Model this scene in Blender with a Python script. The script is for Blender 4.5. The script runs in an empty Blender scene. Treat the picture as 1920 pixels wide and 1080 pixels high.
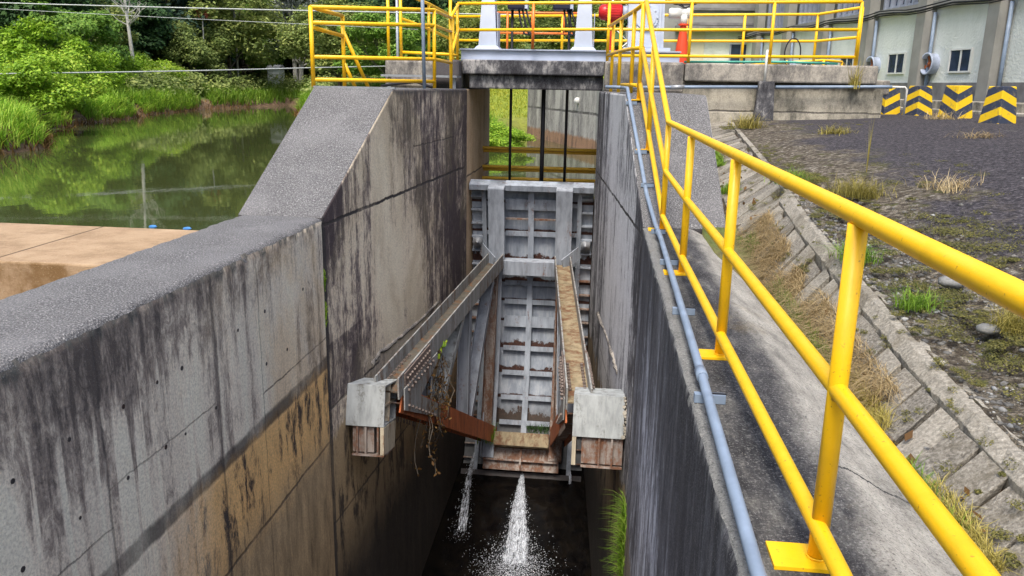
import bpy, bmesh, math, random
import numpy as np
from mathutils import Vector, Matrix
random.seed(7); rng = np.random.default_rng(7)
S = bpy.context.scene; C = S.collection
rad = math.radians

# ------------------------------------------------------------------ camera, world, sun, exposure
def setup_camera():
    yaw, pitch, roll = rad(6.102), rad(14.147), rad(1.083)
    f = Vector((-math.sin(yaw)*math.cos(pitch), math.cos(yaw)*math.cos(pitch), -math.sin(pitch)))
    r = Vector((math.cos(yaw), math.sin(yaw), 0)); u = r.cross(f)
    r2 = math.cos(roll)*r+math.sin(roll)*u; u2 = -math.sin(roll)*r+math.cos(roll)*u
    cd = bpy.data.cameras.new('camera'); co = bpy.data.objects.new('camera', cd); C.objects.link(co)
    m = Matrix(((r2.x, u2.x, -f.x, 0), (r2.y, u2.y, -f.y, 0), (r2.z, u2.z, -f.z, 1.5), (0, 0, 0, 1)))
    co.matrix_world = m
    cd.sensor_width = 36; cd.lens = 1506.5/1920*36; cd.clip_start = 0.05; cd.clip_end = 1500
    S.camera = co
setup_camera()
SUN_EL, SUN_AZ = rad(60), rad(188)          # azimuth measured clockwise from +Y
w = bpy.data.worlds.new('World'); S.world = w; w.use_nodes = True
wn = w.node_tree; bg = wn.nodes['Background']
sky = wn.nodes.new('ShaderNodeTexSky'); sky.sky_type = 'NISHITA'; sky.sun_disc = False
sky.sun_elevation = SUN_EL; sky.sun_rotation = SUN_AZ; sky.dust_density = 4.0; sky.air_density = 1.0; sky.ozone_density = 1.0
wn.links.new(sky.outputs[0], bg.inputs[0]); bg.inputs[1].default_value = 0.15
sl = bpy.data.lights.new('sun', 'SUN'); sl.energy = 1.7; sl.angle = rad(20); sl.color = (1, .95, .87)
so = bpy.data.objects.new('sun', sl); C.objects.link(so)
sd = Vector((math.sin(SUN_AZ)*math.cos(SUN_EL), math.cos(SUN_AZ)*math.cos(SUN_EL), math.sin(SUN_EL)))
so.rotation_euler = sd.to_track_quat('Z', 'Y').to_euler(); so.location = (0, -20, 60)
S.view_settings.view_transform = 'Standard'; S.view_settings.look = 'None'; S.view_settings.exposure = 1.05; S.view_settings.gamma = 1
S.render.engine = 'CYCLES'; S.cycles.use_denoising = True; S.cycles.max_bounces = 6; S.cycles.transparent_max_bounces = 6

# ------------------------------------------------------------------ node helper and materials
class NB:
    def __init__(s, name):
        s.m = bpy.data.materials.new(name); s.m.use_nodes = True
        s.t = s.m.node_tree; s.n = s.t.nodes; s.b = s.n['Principled BSDF']; s._pos = None
    def link(s, v, sock):
        if isinstance(v, bpy.types.NodeSocket): s.t.links.new(v, sock)
        elif v is not None: sock.default_value = v
    def pos(s):
        if s._pos is None: s._pos = s.n.new('ShaderNodeNewGeometry').outputs['Position']
        return s._pos
    def obj(s): return s.n.new('ShaderNodeTexCoord').outputs['Object']
    def xyz(s, v=None):
        n = s.n.new('ShaderNodeSeparateXYZ'); s.link(v if v is not None else s.pos(), n.inputs[0]); return n.outputs
    def vec(s, sc, v=None, loc=(0, 0, 0)):
        n = s.n.new('ShaderNodeMapping'); s.link(v if v is not None else s.pos(), n.inputs[0])
        n.inputs['Scale'].default_value = sc; n.inputs['Location'].default_value = loc; return n.outputs[0]
    def noise(s, sc=(1, 1, 1), scale=1, detail=4, rough=.55, dist=0, v=None, loc=(0, 0, 0)):
        n = s.n.new('ShaderNodeTexNoise'); s.link(s.vec(sc, v, loc), n.inputs['Vector'])
        n.inputs['Scale'].default_value = scale; n.inputs['Detail'].default_value = detail
        n.inputs['Roughness'].default_value = rough; n.inputs['Distortion'].default_value = dist; return n.outputs['Fac']
    def vor(s, sc=(1, 1, 1), scale=1, feat='F1', v=None, out='Distance', rnd=1):
        n = s.n.new('ShaderNodeTexVoronoi'); n.feature = feat; s.link(s.vec(sc, v), n.inputs['Vector'])
        n.inputs['Scale'].default_value = scale; n.inputs['Randomness'].default_value = rnd; return n.outputs[out]
    def math(s, op, a, b=None, c=None, clamp=False):
        n = s.n.new('ShaderNodeMath'); n.operation = op; n.use_clamp = clamp
        for i, x in enumerate((a, b, c)): s.link(x, n.inputs[i])
        return n.outputs[0]
    def step(s, x, lo, hi, a=0., b=1.):
        n = s.n.new('ShaderNodeMapRange'); n.interpolation_type = 'SMOOTHSTEP'; s.link(x, n.inputs[0])
        for i, q in enumerate((lo, hi, a, b)): s.link(q, n.inputs[i+1])
        return n.outputs[0]
    def mix(s, f, a, b, mode='MIX'):
        n = s.n.new('ShaderNodeMix'); n.data_type = 'RGBA'; n.blend_type = mode
        s.link(f, n.inputs[0])
        for x, i in ((a, 6), (b, 7)):
            if isinstance(x, tuple): x = (*x[:3], 1)
            s.link(x, n.inputs[i])
        return n.outputs[2]
    def ramp(s, f, stops):
        n = s.n.new('ShaderNodeValToRGB'); s.link(f, n.inputs[0]); cr = n.color_ramp
        while len(cr.elements) < len(stops): cr.elements.new(.5)
        for e, (p, c) in zip(cr.elements, stops): e.position = p; e.color = (*c[:3], 1)
        return n.outputs[0]
    def band(s, x, c, half, soft=None):       # 1 where |x-c|<half
        soft = soft or half
        return s.step(s.math('ABSOLUTE', s.math('SUBTRACT', x, c)), half, half+soft, 1., 0.)
    def mul(s, *a):
        r = a[0]
        for x in a[1:]: r = s.math('MULTIPLY', r, x)
        return r
    def done(s, col, rough=.85, bump=None, bd=.02, bs=.4, metal=0., spec=.3):
        if isinstance(col, tuple): col = (*col[:3], 1)
        s.link(col, s.b.inputs['Base Color']); s.link(rough, s.b.inputs['Roughness']); s.b.inputs['Metallic'].default_value = metal
        s.b.inputs['Specular IOR Level'].default_value = spec
        if bump is not None:
            n = s.n.new('ShaderNodeBump'); s.link(bump, n.inputs['Height']); n.inputs['Distance'].default_value = bd
            n.inputs['Strength'].default_value = bs; s.t.links.new(n.outputs[0], s.b.inputs['Normal'])
        return s.m

M = {}
def simple(name, col, rough=.6, var=.15, scale=6, metal=0., spec=.4):
    b = NB(name); n = b.noise(scale=scale, detail=5)
    dark = tuple(c*(1-var*2) for c in col); lite = tuple(min(1, c*(1+var)) for c in col)
    M[name] = b.done(b.ramp(n, [(.3, dark), (.7, lite)]), rough, n, .004, .3, metal, spec); return M[name]

# aggregate-washed concrete on the tops and slopes
b = NB('speckled_concrete')
g1 = b.noise(scale=75, detail=3, rough=.75); g2 = b.vor(scale=70); g3 = b.noise(scale=1.6, detail=5)
col = b.ramp(g1, [(.32, (.035, .035, .038)), (.46, (.085, .084, .086)), (.58, (.16, .158, .158)), (.68, (.40, .395, .39))])
col = b.mix(b.step(g3, .4, .75, 0., .25), col, (.25, .245, .25)); col = b.mix(b.step(b.noise(scale=.7, detail=6), .55, .8, 0., .5), col, (.1, .1, .105))
M['speckle'] = b.done(col, .9, b.math('ADD', g1, g2), .012, .55)

def wall_mat(name, dark, mid, lite, streak=(2.4, 2.4, .15), lines_y=(), lines_z=(), low=None, tan=None, top=None, extra=None, bias=0., gain=1.9, deep_tone=None, mott=.7, tany=(-99, -98)):
    b = NB(name); X, Y, Z = b.xyz()
    s1 = b.math('ADD', b.math('MULTIPLY', b.noise(streak, 1, 7, .62, .6), .6), b.math('MULTIPLY', b.noise(tuple(q*.37 for q in streak[:2])+(streak[2]*1.3,), 1, 8, .68, .9, loc=(6, 1, 2)), .4)); s2 = b.noise(tuple(q*4.2 for q in streak), 1, 5, .62, loc=(3, 5, 1)); s3 = b.noise((1.0, 1.0, .35), 1, 6, .62, .5, loc=(9, 2, 4))
    patch = b.noise((.6, .6, .42), 1, 7, .66, .5, loc=(1, 7, 3)); grain = b.noise(scale=45, detail=4, rough=.7); blot = b.noise((2.6, 2.6, 1.9), 1, 9, .74, .6)
    f = b.math('ADD', b.math('MULTIPLY', s1, .36), b.math('MULTIPLY', s2, .17)); f = b.math('ADD', f, b.math('MULTIPLY', s3, .27)); f = b.math('ADD', f, b.math('MULTIPLY', blot, .20))
    mot = b.noise((13, 13, 5), 1, 10, .84, .7, loc=(2, 2, 7)); f = b.math('ADD', b.math('MULTIPLY', b.math('SUBTRACT', f, .5), gain), .5+bias)
    f = b.math('ADD', f, b.math('MULTIPLY', b.math('SUBTRACT', mot, .5), mott))
    if extra: f = extra(b, f, X, Y, Z)
    col = b.ramp(f, [(.30, dark), (.46, mid), (.62, lite), (.85, tuple(min(.9, q*1.12) for q in lite))])
    if tan: col = b.mix(b.mul(b.step(patch, .44, .62, 0., .75), b.step(Y, *tany)), col, b.ramp(f, [(.3, tuple(q*.3 for q in tan)), (.5, tuple(q*.75 for q in tan)), (.65, tan)]))
    if low:
        z0, soft, lc, ld = low[:4]; e = b.math('ADD', Z, b.math('MULTIPLY', b.math('SUBTRACT', blot, .5), soft))
        n4 = b.noise((3.6, 3.6, .95), 1, 10, .8, .35, loc=(4, 4, 9)); lcol = b.ramp(b.math('ADD', b.math('ADD', b.math('MULTIPLY', n4, .75), b.math('MULTIPLY', s1, .25)), b.math('MULTIPLY', b.math('SUBTRACT', mot, .5), .16)), [(.435, ld), (.465, tuple(.5*p+.5*q for p, q in zip(ld, lc))), (.495, lc), (.57, tuple(min(.95, q*1.08) for q in lc))])
        if deep_tone: lcol = b.mix(b.step(b.math('ADD', Z, b.math('MULTIPLY', b.math('SUBTRACT', blot, .5), .8)), deep_tone[0], deep_tone[0]+deep_tone[1], 1., 0.), lcol, b.ramp(n4, [(.35, tuple(q*.35 for q in deep_tone[2])), (.6, deep_tone[2])]))  # tone change by height only, with a ragged edge
        if len(low) > 4: lcol = b.mix(b.step(b.math('ADD', Y, b.math('MULTIPLY', b.math('SUBTRACT', patch, .5), 2.)), low[4][0], low[4][1], 1., 0.), lcol, col)
        col = b.mix(b.step(e, z0-.06, z0+.06, 1., 0.), col, lcol)
    if top:
        z0, h, tc = top; e = b.math('ADD', Z, b.math('MULTIPLY', b.math('SUBTRACT', b.math('ADD', b.math('MULTIPLY', s2, .7), b.math('MULTIPLY', blot, .3)), .5), h*4.5))
        col = b.mix(b.mul(b.step(e, z0-h, z0-h*.3), b.step(grain, .3, .6, .55, 1.)), col, tc)
    h = b.math('ADD', b.math('MULTIPLY', grain, .4), b.math('MULTIPLY', blot, .6))
    wob = b.math('MULTIPLY', b.math('SUBTRACT', blot, .5), .10)
    for y0, wd, k in lines_y:
        q = b.mul(b.band(b.math('ADD', Y, wob), y0, wd, wd), k, b.step(s3, .3, .5, .5, 1.)); col = b.mix(q, col, (.03, .027, .028)); h = b.math('SUBTRACT', h, q)
    for z0, wd, k, ya, yb in lines_z:
        q = b.mul(b.band(b.math('ADD', Z, wob), z0, wd, wd), k, b.step(Y, ya-.02, ya+.02), b.step(Y, yb-.02, yb+.02, 1., 0.), b.step(s3, .3, .55, .35, 1.)); col = b.mix(q, col, (.035, .031, .03)); h = b.math('SUBTRACT', h, q)
    col = b.mix(b.step(grain, .25, .7, .4, 0.), col, (.04, .038, .042)); col = b.mix(b.step(b.noise(scale=130, detail=2), .58, .75, 0., .25), col, (.6, .6, .6))
    M[name] = b.done(col, .92, h, .014, .6); return M[name]

def left_extra(b, f, X, Y, Z):      # paler washed zone towards the joint and low down, dark lichen on the nearer upper part
    d = b.math('SUBTRACT', 0., Z)
    f = b.math('ADD', f, b.math('MULTIPLY', b.step(b.math('ADD', d, b.math('MULTIPLY', Y, .33)), 1.7, 3.2), .24)); f = b.math('SUBTRACT', f, .10)
    drip = b.noise((6.5, 6.5, .16), 1, 5, .6, .15, loc=(2, 8, 5)); f = b.math('ADD', f, b.mul(b.step(drip, .54, .61), b.step(d, .35, 1.0), .34))
    f = b.math('SUBTRACT', f, b.mul(b.step(drip, .42, .33), .12)); f = b.math('SUBTRACT', f, b.mul(b.band(Y, 5.95, .07, .10), .14)); return f
wall_mat('left_wall_face', (.125, .104, .092), (.38, .32, .268), (.85, .755, .61), lines_y=((4.5, .007, .6), (6.07, .012, .5), (6.95, .006, .45)),
    lines_z=((-1.145, .005, .5, 4.5, 6.0), (-1.41, .005, .6, 2, 4.5), (-1.43, .006, .7, 6.95, 9), (-1.735, .05, .8, 0, 9), (-2.75, .012, .7, 0, 9)), low=(-1.74, .42, (.90, .56, .23), (.05, .036, .03), (4.4, 6.3)),
    top=(0.02, .14, (.075, .078, .072)), extra=left_extra, bias=.02, gain=2.8, mott=1.0, deep_tone=(-3.0, .7, (.62, .45, .25)), tan=(.80, .62, .40), tany=(4.8, 7.2))
def pier_extra(b, f, X, Y, Z):
    f = b.math('ADD', f, b.math('MULTIPLY', b.band(b.math('ADD', Y, b.math('MULTIPLY', Z, .5)), 10.9, .45, 1.3), .30)); f = b.math('ADD', f, b.mul(b.step(Z, -.3, -1.4), b.step(Y, 13.8, 12.0), .10)); f = b.math('SUBTRACT', f, b.mul(b.step(Z, -1.52, -1.56), b.step(Y, 9.95, 9.92), b.step(Z, -2.36, -2.32), .14))
    f = b.math('SUBTRACT', f, b.math('MULTIPLY', b.step(Y, 13.4, 15.4), .12)); f = b.math('SUBTRACT', f, b.math('MULTIPLY', b.mul(b.step(Y, 10.6, 9.2), b.step(Z, -.4, .2)), .17)); return f
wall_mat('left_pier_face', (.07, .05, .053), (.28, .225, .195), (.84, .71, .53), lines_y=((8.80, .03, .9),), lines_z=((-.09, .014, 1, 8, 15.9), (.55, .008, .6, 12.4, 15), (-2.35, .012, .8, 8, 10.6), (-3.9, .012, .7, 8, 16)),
    low=(-2.7, 1.4, (.46, .34, .19), (.075, .056, .04)), tan=(.66, .54, .37), top=(1.46, .14, (.07, .065, .07)), extra=pier_extra, bias=-.10, gain=3.8, mott=1.35, deep_tone=(-5.2, 1.6, (.05, .038, .026)))  # last tone: darker towards the channel bottom
def rp_extra(b, f, X, Y, Z):
    f = b.math('ADD', f, b.math('MULTIPLY', b.band(Y, 11.8, 1.1, 1.5), .20)); return b.math('SUBTRACT', f, b.math('MULTIPLY', b.mul(b.step(Y, 9.9, 8.9), b.step(Z, -2.0, -.6)), .10))
wall_mat('right_pier_face', (.03, .029, .034), (.16, .158, .17), (.60, .60, .61), (3.4, 3.4, .10), lines_z=((-.1, .014, 1, 8.9, 16), (-2.9, .01, .6, 8.9, 16)), lines_y=((8.95, .03, .9),),
    low=(-3.4, 1.2, (.26, .195, .115), (.05, .04, .03)), extra=rp_extra, bias=-.08, gain=3.2, mott=1.1, deep_tone=(-5.4, 1.2, (.04, .032, .022)))  # last tone: nearly black low in the channel
wall_mat('right_wall_face', (.022, .022, .028), (.085, .086, .10), (.42, .44, .50), (4.5, 4.5, .08), low=(-3.4, 1., (.16, .13, .09), (.03, .03, .03)), top=(.05, .12, (.16, .16, .16)), bias=-.17,
    extra=lambda b, f, X, Y, Z: b.math('ADD', f, b.math('MULTIPLY', b.step(b.math('ADD', Z, b.math('MULTIPLY', Y, -.12)), -1.0, -2.4), .14)))
wall_mat('slot_face', (.26, .17, .10), (.52, .36, .21), (.70, .52, .33), (3, 3, .2), lines_z=((-.3, .012, .8, 16, 20),), bias=.04)
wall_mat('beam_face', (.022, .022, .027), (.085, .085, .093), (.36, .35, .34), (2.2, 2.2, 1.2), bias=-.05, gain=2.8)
wall_mat('block_face', (.07, .065, .062), (.20, .185, .165), (.40, .365, .31), (2.2, 2.2, 1.2), gain=2.4)
wall_mat('retaining_face', (.08, .075, .06), (.27, .25, .20), (.46, .42, .34), (1.6, 1.6, .8), lines_z=((1.10, .01, .8, 14, 18), (1.60, .012, .9, 14, 18)), top=(1.60, .1, (.10, .09, .07)), gain=2.6, bias=.01)
wall_mat('upstream_wall_face', (.08, .075, .075), (.25, .235, .225), (.48, .46, .42), (2.2, 2.2, .12), lines_z=((.55, .03, .8, 20, 45),), low=(-.35, .4, (.33, .19, .11), (.14, .085, .055)), bias=.02)
# walkway top: dark trodden strip, paler outer bevel
b = NB('walkway_top'); X, Y, Z = b.xyz(); gr = b.noise(scale=36, detail=6, rough=.8); bl = b.noise((2.2, .8, 2), 1, 7, .7, .4); fine = b.noise(scale=120, detail=2)
f = b.math('ADD', X, b.math('MULTIPLY', b.math('SUBTRACT', bl, .5), .32))
dk = b.ramp(b.noise((3, 1, 3), 2, 8, .75), [(.38, (.016, .016, .018)), (.5, (.048, .047, .05)), (.60, (.11, .107, .10)), (.70, (.24, .235, .22))]); lt = b.ramp(b.noise((5, 2.2, 4), 1, 9, .75), [(.3, (.15, .142, .125)), (.5, (.30, .285, .25)), (.7, (.46, .44, .385))])
col = b.mix(b.step(f, .93, 1.07), dk, lt); col = b.mix(b.mul(b.step(f, .60, .55), .8), col, (.21, .21, .2))
col = b.mix(b.step(gr, .52, .68, 0., .55), col, (.33, .33, .31)); col = b.mix(b.step(gr, .44, .30, 0., .7), col, (.02, .02, .022)); col = b.mix(b.step(b.noise((1.2, 1, 1), 1.3, 6, .7, loc=(3, 3, 3)), .58, .7, 0., .35), col, (.16, .12, .055))
q = b.band(b.math('ADD', Y, b.math('MULTIPLY', bl, .3)), 3.32, .006, .006); q = b.mul(q, b.step(X, .9, .95)); col = b.mix(q, col, (.03, .03, .03))
g9 = b.noise(scale=85, detail=3, rough=.8); col = b.mix(b.step(g9, .47, .36, 0., .65), col, (.025, .025, .025)); col = b.mix(b.step(g9, .57, .68, 0., .55), col, (.42, .41, .39)); col = b.mix(b.mul(b.step(b.noise((2, 1.4, 2), 2.2, 9, .8, .8, loc=(1, 9, 2)), .54, .64), .45), col, (.055, .055, .052))
M['walkway'] = b.done(col, .9, b.math('ADD', gr, b.math('MULTIPLY', fine, .5)), .012, .7)
# paint and steel
def yellow(name, c):
    b = NB(name); n = b.noise(scale=9, detail=6); d = b.noise(scale=60, detail=3)
    col = b.mix(b.step(n, .45, .75, 0., .35), c, tuple(q*.72 for q in c)); col = b.mix(b.step(d, .66, .72, 0., .7), col, (.35, .17, .03))
    M[name] = b.done(col, b.step(n, .3, .7, .32, .5), b.math('ADD', n, d), .003, .25, spec=.45)
yellow('yellow_paint', (.87, .50, .006)); yellow('dull_yellow', (.92, .58, .08)); yellow('orange_paint', (.75, .19, .03))
def steel(name, base, rust, amount, streak=True):
    b = NB(name); n = b.noise((5, 5, 1.1), 1, 8, .72, .3); n2 = b.noise(scale=17, detail=7, rough=.75); n3 = b.noise((8, 8, 1.0), 1, 5, .65)
    col = b.ramp(n3, [(.3, tuple(q*.6 for q in base)), (.52, base), (.72, tuple(min(.8, q*1.25) for q in base))])
    rc = b.ramp(n2, [(.3, tuple(q*.4 for q in rust)), (.55, rust), (.8, tuple(min(.7, q*1.7) for q in rust))])
    f = b.math('ADD', n, b.math('MULTIPLY', b.math('SUBTRACT', n2, .5), .5)); col = b.mix(b.step(f, 1-amount-.10, 1-amount+.10), col, rc)
    M[name] = b.done(col, .7, n2, .006, .4, 0., .35)
steel('grey_steel', (.29, .32, .365), (.16, .08, .05), .33); steel('panel_steel', (.285, .32, .37), (.13, .06, .04), .36); steel('arm_steel', (.27, .275, .265), (.13, .065, .035), .42)
steel('rusty_steel', (.31, .27, .24), (.17, .08, .045), .52); steel('orange_rust', (.42, .12, .04), (.12, .05, .028), .42); steel('ochre_steel', (.27, .22, .135), (.15, .07, .035), .46)
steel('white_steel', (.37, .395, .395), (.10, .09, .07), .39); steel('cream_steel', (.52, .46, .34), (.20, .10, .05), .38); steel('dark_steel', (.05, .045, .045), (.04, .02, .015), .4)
steel('trough_dirt', (.10, .09, .07), (.15, .07, .03), .42)
# skin plate: rust tide marks above each horizontal rib
simple('blue_grey_paint', (.40, .45, .56), .45, .06, 3); simple('light_blue_grey', (.50, .56, .68), .4, .05, 3); simple('pvc_grey', (.21, .27, .36), .45, .1, 8); simple('galvanised', (.33, .35, .38), .4, .1, 20, .4)
simple('black_rubber', (.012, .012, .016), .6, .1, 20); simple('black_drum', (.012, .014, .035), .45, .1, 5); simple('red_paint', (.55, .02, .022), .35, .1, 6); simple('orange_plastic', (.72, .07, .02), .5, .06, 4)
simple('white_paint', (.68, .69, .66), .55, .06, 4); simple('bolt_metal', (.18, .14, .12), .6, .3, 40); simple('teal_hose', (.08, .42, .33), .5, .08, 10); simple('moss', (.075, .095, .02), .95, .35, 25)
simple('pipe_white', (.6, .6, .57), .5, .08, 10); simple('reflection_blue', (.06, .22, .55), .4, .1, 8); simple('cable_grey', (.42, .44, .43), .5, .1, 3); simple('stone', (.17, .17, .17), .85, .3, 12); simple('dark_glass', (.03, .045, .09), .15, .3, 2, 0, .6)
simple('window_frame', (.30, .33, .40), .5, .1, 5); simple('pilaster_grey', (.27, .265, .24), .8, .12, 1.5); simple('plinth_grey', (.20, .195, .19), .85, .2, 2.5); simple('band_grey', (.25, .25, .235), .85, .15, 1.2); simple('cream_wall', (.60, .56, .42), .8, .06, 1)
b = NB('stucco'); n = b.noise(scale=14, detail=5, rough=.6); n2 = b.noise((1, 1, .4), .8, 6, .65)
M['stucco'] = b.done(b.ramp(n2, [(.3, (.58, .61, .565)), (.6, (.74, .765, .72))]), .9, n, .04, .6)
# tan sill
b = NB('tan_concrete'); n = b.noise((1, 1, 1), 1.3, 7, .65); g = b.noise(scale=40, detail=3, rough=.7)
col = b.ramp(n, [(.3, (.21, .14, .08)), (.5, (.33, .23, .14)), (.7, (.41, .30, .19))]); X, Y, Z = b.xyz()
col = b.mix(b.mul(b.step(Z, -.79, -.83), b.step(n, .42, .6, 1., .2)), col, (.17, .10, .04)); col = b.mix(b.step(g, .55, .72, 0., .35), col, (.55, .43, .30)); col = b.mix(b.step(g, .45, .3, 0., .4), col, (.18, .115, .06)); col = b.mix(b.band(X, -7.75, .012, .012), col, (.08, .05, .03)); col = b.mix(b.mul(b.step(b.noise((1.5, 4, 1), 1, 9, .8), .53, .66), .45), col, (.20, .13, .075)); M['tan'] = b.done(col, .9, b.math('ADD', g, n), .02, .7)
# asphalt
b = NB('asphalt_mat'); g = b.noise(scale=24, detail=6, rough=.82); v = b.vor(scale=55); n = b.noise(scale=1.1, detail=7, rough=.65); X, Y, Z = b.xyz()
col = b.ramp(g, [(.36, (.012, .011, .014)), (.49, (.042, .038, .044)), (.59, (.11, .10, .11)), (.71, (.29, .275, .28))])
d = b.math('SUBTRACT', X, b.math('ADD', 2.35, b.math('MULTIPLY', Y, .03))); d = b.math('ADD', d, b.math('MULTIPLY', b.math('SUBTRACT', n, .5), 3.4))
so_ = b.ramp(b.noise(scale=16, detail=6, rough=.75), [(.36, (.025, .019, .014)), (.48, (.085, .07, .05)), (.57, (.19, .165, .125)), (.68, (.42, .40, .36))])
col = b.mix(b.step(d, .15, .7, 1., 0.), col, so_); mo = b.noise(scale=3.2, detail=7, rough=.7, loc=(5, 5, 5))
col = b.mix(b.mul(b.step(mo, .55, .63), b.step(d, .9, .1, 0., 1.) if False else b.step(d, 0., 1.0, .9, 0.)), col, b.ramp(g, [(.3, (.02, .024, .006)), (.7, (.12, .125, .03))]))
col = b.mix(b.step(b.noise(scale=2.1, detail=5, loc=(8, 1, 1)), .66, .72, 0., .7), col, (.13, .125, .11)); M['asphalt'] = b.done(col, .92, b.math('ADD', g, v), .03, .9)
# pavers
b = NB('paver_mat'); g = b.noise(scale=48, detail=4, rough=.75); n = b.noise(scale=2.6, detail=6); r = b.n.new('ShaderNodeNewGeometry').outputs['Random Per Island']
col = b.ramp(g, [(.36, (.035, .033, .03)), (.5, (.20, .19, .165)), (.60, (.33, .315, .275)), (.72, (.55, .53, .48))]); col = b.mix(.45, col, b.ramp(r, [(0, (.12, .105, .085)), (.5, (.25, .225, .18)), (1, (.37, .34, .28))]))
col = b.mix(b.step(n, .50, .66, 0., .6), col, (.085, .07, .042)); M['paver'] = b.done(col, .92, g, .015, .8)
b = NB('joint_soil'); n = b.noise(scale=12, detail=6, rough=.7); M['soil'] = b.done(b.ramp(n, [(.35, (.02, .014, .009)), (.5, (.07, .05, .03)), (.65, (.13, .105, .06))]), .95, n, .02, .7)
# terrain
b = NB('terrain_mat'); X, Y, Z = b.xyz(); n = b.noise(scale=.35, detail=7, rough=.65); n2 = b.noise((4, 4, 1), 1, 6, .7); f = b.noise(scale=3, detail=4)
mud = b.ramp(n2, [(.3, (.06, .038, .022)), (.5, (.17, .11, .065)), (.7, (.28, .19, .12))]); veg = b.ramp(n, [(.3, (.03, .06, .012)), (.5, (.075, .14, .02)), (.7, (.13, .20, .035))])
lawn = b.ramp(f, [(.3, (.13, .17, .016)), (.7, (.24, .28, .03))])
lm = b.mul(b.step(X, -13, -11), b.step(Y, 27, 28.5)); col = b.mix(lm, veg, lawn); e = b.math('ADD', Z, b.math('MULTIPLY', b.math('SUBTRACT', n2, .5), .5))
M['terrain'] = b.done(b.mix(b.mul(b.step(e, -.25, .15, 1., 0.), b.step(lm, 0, 1, 1., .25)), col, mud), .95, b.math('ADD', n2, f), .12, .8)
# water
b = NB('pond_water'); n = b.noise((1.0, .5, 1), 2.2, 4, .6, .4); n2 = b.noise((1, 1, 1), .5, 3)
m = b.done((.05, .062, .02), .03, b.math('ADD', b.math('MULTIPLY', n, .35), n2), .012, .22, spec=.9); b.b.inputs['IOR'].default_value = 1.5; M['water'] = m
b = NB('channel_water_mat'); n = b.noise((1, 1, 1), 5, 5, .6, .5); M['channel_water'] = b.done(b.ramp(n, [(.4, (.003, .0028, .003)), (.7, (.010, .008, .006))]), .08, n, .03, .35, spec=.3)
b = NB('spray'); n = b.noise(scale=20); M['spray'] = b.done((.80, .85, .93), .35, spec=.5); b.b.inputs['Alpha'].default_value = .62
b = NB('spray_sheet'); n = b.noise((60, 9, 9), 1, 5, .65, .6); n2 = b.noise(scale=9, detail=6, rough=.7); b.done((.80, .85, .92), .4); b.link(b.mul(b.step(n, .40, .64), b.step(n2, .3, .6, .25, 1.), .72), b.b.inputs['Alpha']); M['spray_sheet'] = b.m
b = NB('foam'); n = b.noise(scale=14, detail=5); M['foam'] = b.done((.65, .68, .72), .6); b.link(b.step(n, .42, .6), b.b.inputs['Alpha'])
# foliage
def leafmat(name, c1, c2, c3=None, trans=.35, big=.35):
    b = NB(name); r = b.n.new('ShaderNodeNewGeometry').outputs['Random Per Island']; oi = b.n.new('ShaderNodeObjectInfo').outputs['Random']
    n = b.noise(scale=big, detail=3); f = b.math('ADD', b.math('MULTIPLY', r, .55), b.math('MULTIPLY', n, .55)); f = b.math('ADD', f, b.math('MULTIPLY', b.math('SUBTRACT', oi, .5), .25))
    col = b.ramp(f, [(.15, c1), (.6, c2), (.95, c3 or tuple(q*1.5 for q in c2))]); b.done(col, .55, spec=.25)
    t = b.n.new('ShaderNodeBsdfTranslucent'); b.t.links.new(col, t.inputs[0]); mx = b.n.new('ShaderNodeMixShader'); mx.inputs[0].default_value = trans
    b.t.links.new(b.b.outputs[0], mx.inputs[1]); b.t.links.new(t.outputs[0], mx.inputs[2]); b.t.links.new(mx.outputs[0], b.n['Material Output'].inputs[0]); M[name] = b.m
leafmat('leaf_bright', (.12, .24, .016), (.27, .44, .03), (.48, .56, .07)); leafmat('leaf_mid', (.07, .15, .026), (.17, .31, .04), (.30, .42, .08)); leafmat('leaf_dark', (.025, .06, .024), (.06, .125, .038), (.12, .20, .055))
leafmat('leaf_olive', (.09, .14, .035), (.235, .295, .08), (.39, .42, .12)); leafmat('leaf_yellow', (.13, .18, .012), (.29, .33, .025), (.45, .40, .05)); leafmat('leaf_bluegreen', (.02, .045, .036), (.045, .085, .062), (.085, .145, .085)); leafmat('leaf_grey', (.14, .17, .14), (.25, .28, .24), (.36, .38, .33))
leafmat('leaf_brown', (.06, .03, .012), (.16, .085, .025), (.30, .18, .05)); leafmat('leaf_red', (.16, .04, .02), (.32, .09, .05), (.45, .16, .09)); leafmat('straw', (.20, .14, .065), (.43, .33, .17), (.60, .50, .30), .3, 2); leafmat('grass_green', (.07, .15, .012), (.17, .31, .025), (.32, .40, .07), .35, 2); leafmat('reed_green', (.09, .20, .012), (.22, .42, .03), (.42, .54, .07), .4, .8)
leafmat('moss_leaf', (.045, .045, .012), (.10, .10, .024), (.22, .195, .055), .2, 4); leafmat('grass_gold', (.17, .15, .03), (.36, .31, .075), (.55, .46, .15), .3, 2)
simple('bark', (.13, .11, .085), .9, .25, 5); simple('bark_pale', (.38, .37, .33), .85, .15, 5); simple('bark_dark', (.05, .04, .03), .9, .25, 5)
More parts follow.
